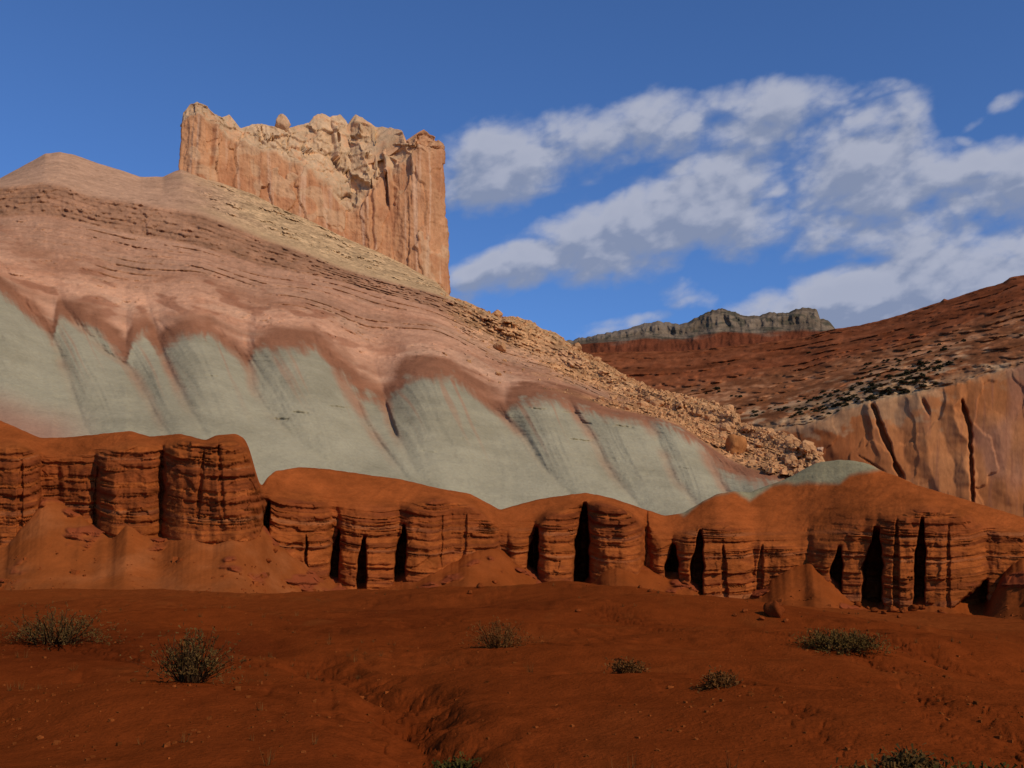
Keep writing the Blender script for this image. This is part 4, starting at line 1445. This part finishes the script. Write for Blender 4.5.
def scatter_rocks():
    rg = np.random.default_rng(77)
    kinds = [rock_mesh('boulder', (1, .9, .7), 100 + i, M_BOULDER, np.array([0.50, 0.255, 0.110]) * f, 0.3, sub=10) for i, f in enumerate((1.0, 1.12, .85, .95))]
    for k in kinds:
        k.data.polygons.foreach_set('use_smooth', np.zeros(len(k.data.polygons), bool))
    used = [False] * 4
    G, V, PX, ROW, rub = HILL['G'], HILL['V'], HILL['PX'], HILL['ROW'], HILL['rub']
    w = rub * ((V > 1.8) & (V < 4.98) & (PX > 440) & (PX < 822))
    w = w * (0.3 + HILL['rub_r'])
    pf = (w / w.sum()).ravel()
    ids = rg.choice(len(pf), size=230, replace=False, p=pf)
    Gf = G.reshape(-1, 3)
    for j in ids:
        k = int(rg.integers(0, 4))
        s = min(0.55 * math.exp(rg.normal() * 0.6), 2.2)
        loc = Gf[j] + [0, 0, 0.25 * s]
        o = kinds[k]
        if used[k]:
            o = o.copy()
            COL.objects.link(o)
        used[k] = True
        o.location = loc
        o.scale = (s, s, s)
        o.rotation_euler = (rg.uniform(-.4, .4), rg.uniform(-.4, .4), rg.uniform(0, 6.28))
        tag(o, 'one of many small tan boulders scattered over the rubble slope right of the tower', 'boulder', 'boulders on the rubble slope')
    # finer rubble that nobody could count
    ids = rg.choice(len(pf), size=2600, replace=False, p=pf)
    base = [k.data for k in kinds]
    Vs, Fs, Cs, nb = [], [], [], 0
    for j in ids:
        m = rock_small(rg)
        v = m[0] * min(0.26 * math.exp(rg.normal() * 0.4), 0.7)
        Vs.append(v + Gf[j])
        Fs.append(m[1] + nb)
        Cs.append(np.tile(np.array([0.50, 0.26, 0.112]) * rg.uniform(0.7, 1.2), (len(v), 1)))
        nb += len(v)
    o = raw_object('rubble', np.concatenate(Vs), np.concatenate(Fs), np.concatenate(Cs), M_BOULDER, smooth=False)
    o['kind'] = 'stuff'
    tag(o, 'fine tan rubble covering the slope right of the tower', 'rubble')


def rock_small(rg):
    """a cut cube: 8 jittered corners"""
    v = np.array([(x, y, z) for x in (-1, 1) for y in (-1, 1) for z in (-1, 1)], float) * rg.uniform(0.6, 1.0, size=3)
    v += rg.normal(size=v.shape) * 0.22
    a = rg.uniform(0, 6.28)
    c, s = math.cos(a), math.sin(a)
    v = v @ np.array([[c, -s, 0], [s, c, 0], [0, 0, 1]])
    return v, np.array([(0, 1, 3, 2), (4, 6, 7, 5), (0, 4, 5, 1), (2, 3, 7, 6), (0, 2, 6, 4), (1, 5, 7, 3)])


scatter_rocks()


def scatter_base_blocks():
    """fallen red blocks along the foot of the cliff and stones on the soil"""
    rg = np.random.default_rng(3)
    spots = [(875, 612, 9), (884, 614, 7), (893, 612, 10), (904, 613, 8), (913, 611, 11), (922, 609, 7), (858, 606, 8), (931, 604, 8), (868, 609, 5),
             (899, 618, 5), (480, 588, 9), (470, 594, 7), (578, 612, 7), (745, 612, 6), (762, 620, 7), (786, 622, 6), (735, 616, 5), (275, 552, 6), (268, 562, 7),
             (940, 612, 5), (850, 614, 4), (495, 583, 6), (650, 592, 6), (640, 588, 5)]
    for i, (px, row, s) in enumerate(spots):
        rock('boulder', px, row, s, 'small dark red block fallen at the foot of the red cliff', np.array([0.19, 0.042, 0.009]) * rg.uniform(.8, 1.2), 200 + i, 'fallen red blocks')
    TG = TAL['G']
    Vs, Fs, Cs, nb = [], [], [], 0
    vv = TAL['V']
    for i in range(1500):
        j, k = int(min(TG.shape[0] - 12, abs(rg.normal()) * 45)), int(rg.integers(150, TG.shape[1] - 150))
        if pn(np.array([k / 22.0]), np.array([j / 30.0]), np.array([4.5]))[0] < -0.05:
            continue
        m = rock_small(rg)
        v = m[0] * min(0.085 * math.exp(rg.normal() * 0.6), 0.4)
        Vs.append(v + TG[j, k])
        Fs.append(m[1] + nb)
        Cs.append(np.tile(np.array([0.21, 0.050, 0.011]) * rg.uniform(0.6, 1.4), (8, 1)))
        nb += 8
    o = raw_object('talus_rubble', np.concatenate(Vs), np.concatenate(Fs), np.concatenate(Cs), M_BOULDER, smooth=False)
    o['kind'] = 'stuff'
    tag(o, 'loose red stones lying on the talus below the cliff', 'rubble')
    Vs, Fs, Cs, nb = [], [], [], 0
    for i in range(4200):
        px, d = rg.uniform(-60, 1090), math.exp(rg.uniform(math.log(12), math.log(75)))
        x = (px - 512) / FPX * d / math.cos(PITCH)
        if pn(np.array([x / 4]), np.array([d / 6]), np.array([2.5]))[0] < 0.0 and rg.random() < .75:
            continue
        ok, loc, nor, k, ob, mt = SC.ray_cast(dg_eval, Vector((x, d, 30)), Vector((0, 0, -1)))
        if not ok or ob.name != 'ground':
            continue
        m = rock_small(rg)
        v = m[0] * min(0.016 * math.exp(rg.normal() * 0.5), 0.05)
        Vs.append(v + np.array(loc))
        Fs.append(m[1] + nb)
        Cs.append(np.tile(np.array([0.20, 0.050, 0.010]) * rg.uniform(0.6, 1.4), (8, 1)))
        nb += 8
    o = raw_object('gravel', np.concatenate(Vs), np.concatenate(Fs), np.concatenate(Cs), M_BOULDER, smooth=False)
    o['kind'] = 'stuff'
    tag(o, 'small red stones scattered over the bare soil', 'gravel')


scatter_base_blocks()


# ------------------------------------------------------------------ junipers dotted over the far slope
def juniper_kind(seed):
    rg = np.random.default_rng(seed)
    V, Fc = [], []
    for i in range(170):
        a, b, c = rg.normal(size=3)
        r = rg.random() ** 0.4
        nrm = math.sqrt(a * a + b * b + c * c)
        p = np.array([a, b, abs(c) * 0.9]) / nrm * r
        p[2] = p[2] * 1.1 + 0.05
        p *= 1 + 0.35 * pn(np.array([p[0] * 2 + seed]), np.array([p[1] * 2]), np.array([p[2] * 2]))[0]
        s = 0.2
        u = rg.normal(size=3); u /= np.linalg.norm(u)
        w = np.cross(u, rg.normal(size=3)); w /= np.linalg.norm(w)
        k = len(V)
        V += [p - u * s - w * s * .5, p + u * s - w * s * .5, p + u * s * .6 + w * s * .7, p - u * s * .6 + w * s * .7]
        Fc.append((k, k + 1, k + 2, k + 3))
    return raw_object('juniper', np.array(V), np.array(Fc), None, M_JUNIPER, smooth=False)


def scatter_junipers():
    rg = np.random.default_rng(21)
    kinds = [juniper_kind(s) for s in (1, 2, 3)]
    used = [False] * 3
    G, V, PX, ROW = WALL['G'], WALL['V'], WALL['PX'], WALL['ROW']
    w = sstep(V, 1.1, 1.6) * (1 - sstep(V, 3.1, 3.7)) * (PX > 640) * (PX < 1040) * (1.3 - sstep(V, 1.5, 3.2))
    nz = fbm(G[..., 0] / 60, G[..., 1] / 60, G[..., 2] / 40, 3)
    w = w * sstep(nz, 0.0, 0.3)
    hs = h_sky(PX)
    w = w * (ROW < np.where(PX < 822, hs, 999) - 2)
    pf = (w / w.sum()).ravel()
    ids = rg.choice(len(pf), size=290, replace=False, p=pf)
    Gf = G.reshape(-1, 3)
    for j in ids:
        k = int(rg.integers(0, 3))
        s = rg.uniform(0.8, 1.5) * (1.7 if rg.random() < 0.2 else 1.0)
        o = kinds[k]
        if used[k]:
            o = o.copy()
            COL.objects.link(o)
        used[k] = True
        o.location = Gf[j] - [0, 0, 0.15 * s]
        o.scale = (s * rg.uniform(.9, 1.5), s, s * rg.uniform(.7, 1.1))
        o.rotation_euler = (0, 0, rg.uniform(0, 6.28))
        tag(o, 'one of many small dark junipers dotted over the ledges above the orange canyon wall', 'juniper', 'junipers on the far ledges')


scatter_junipers()
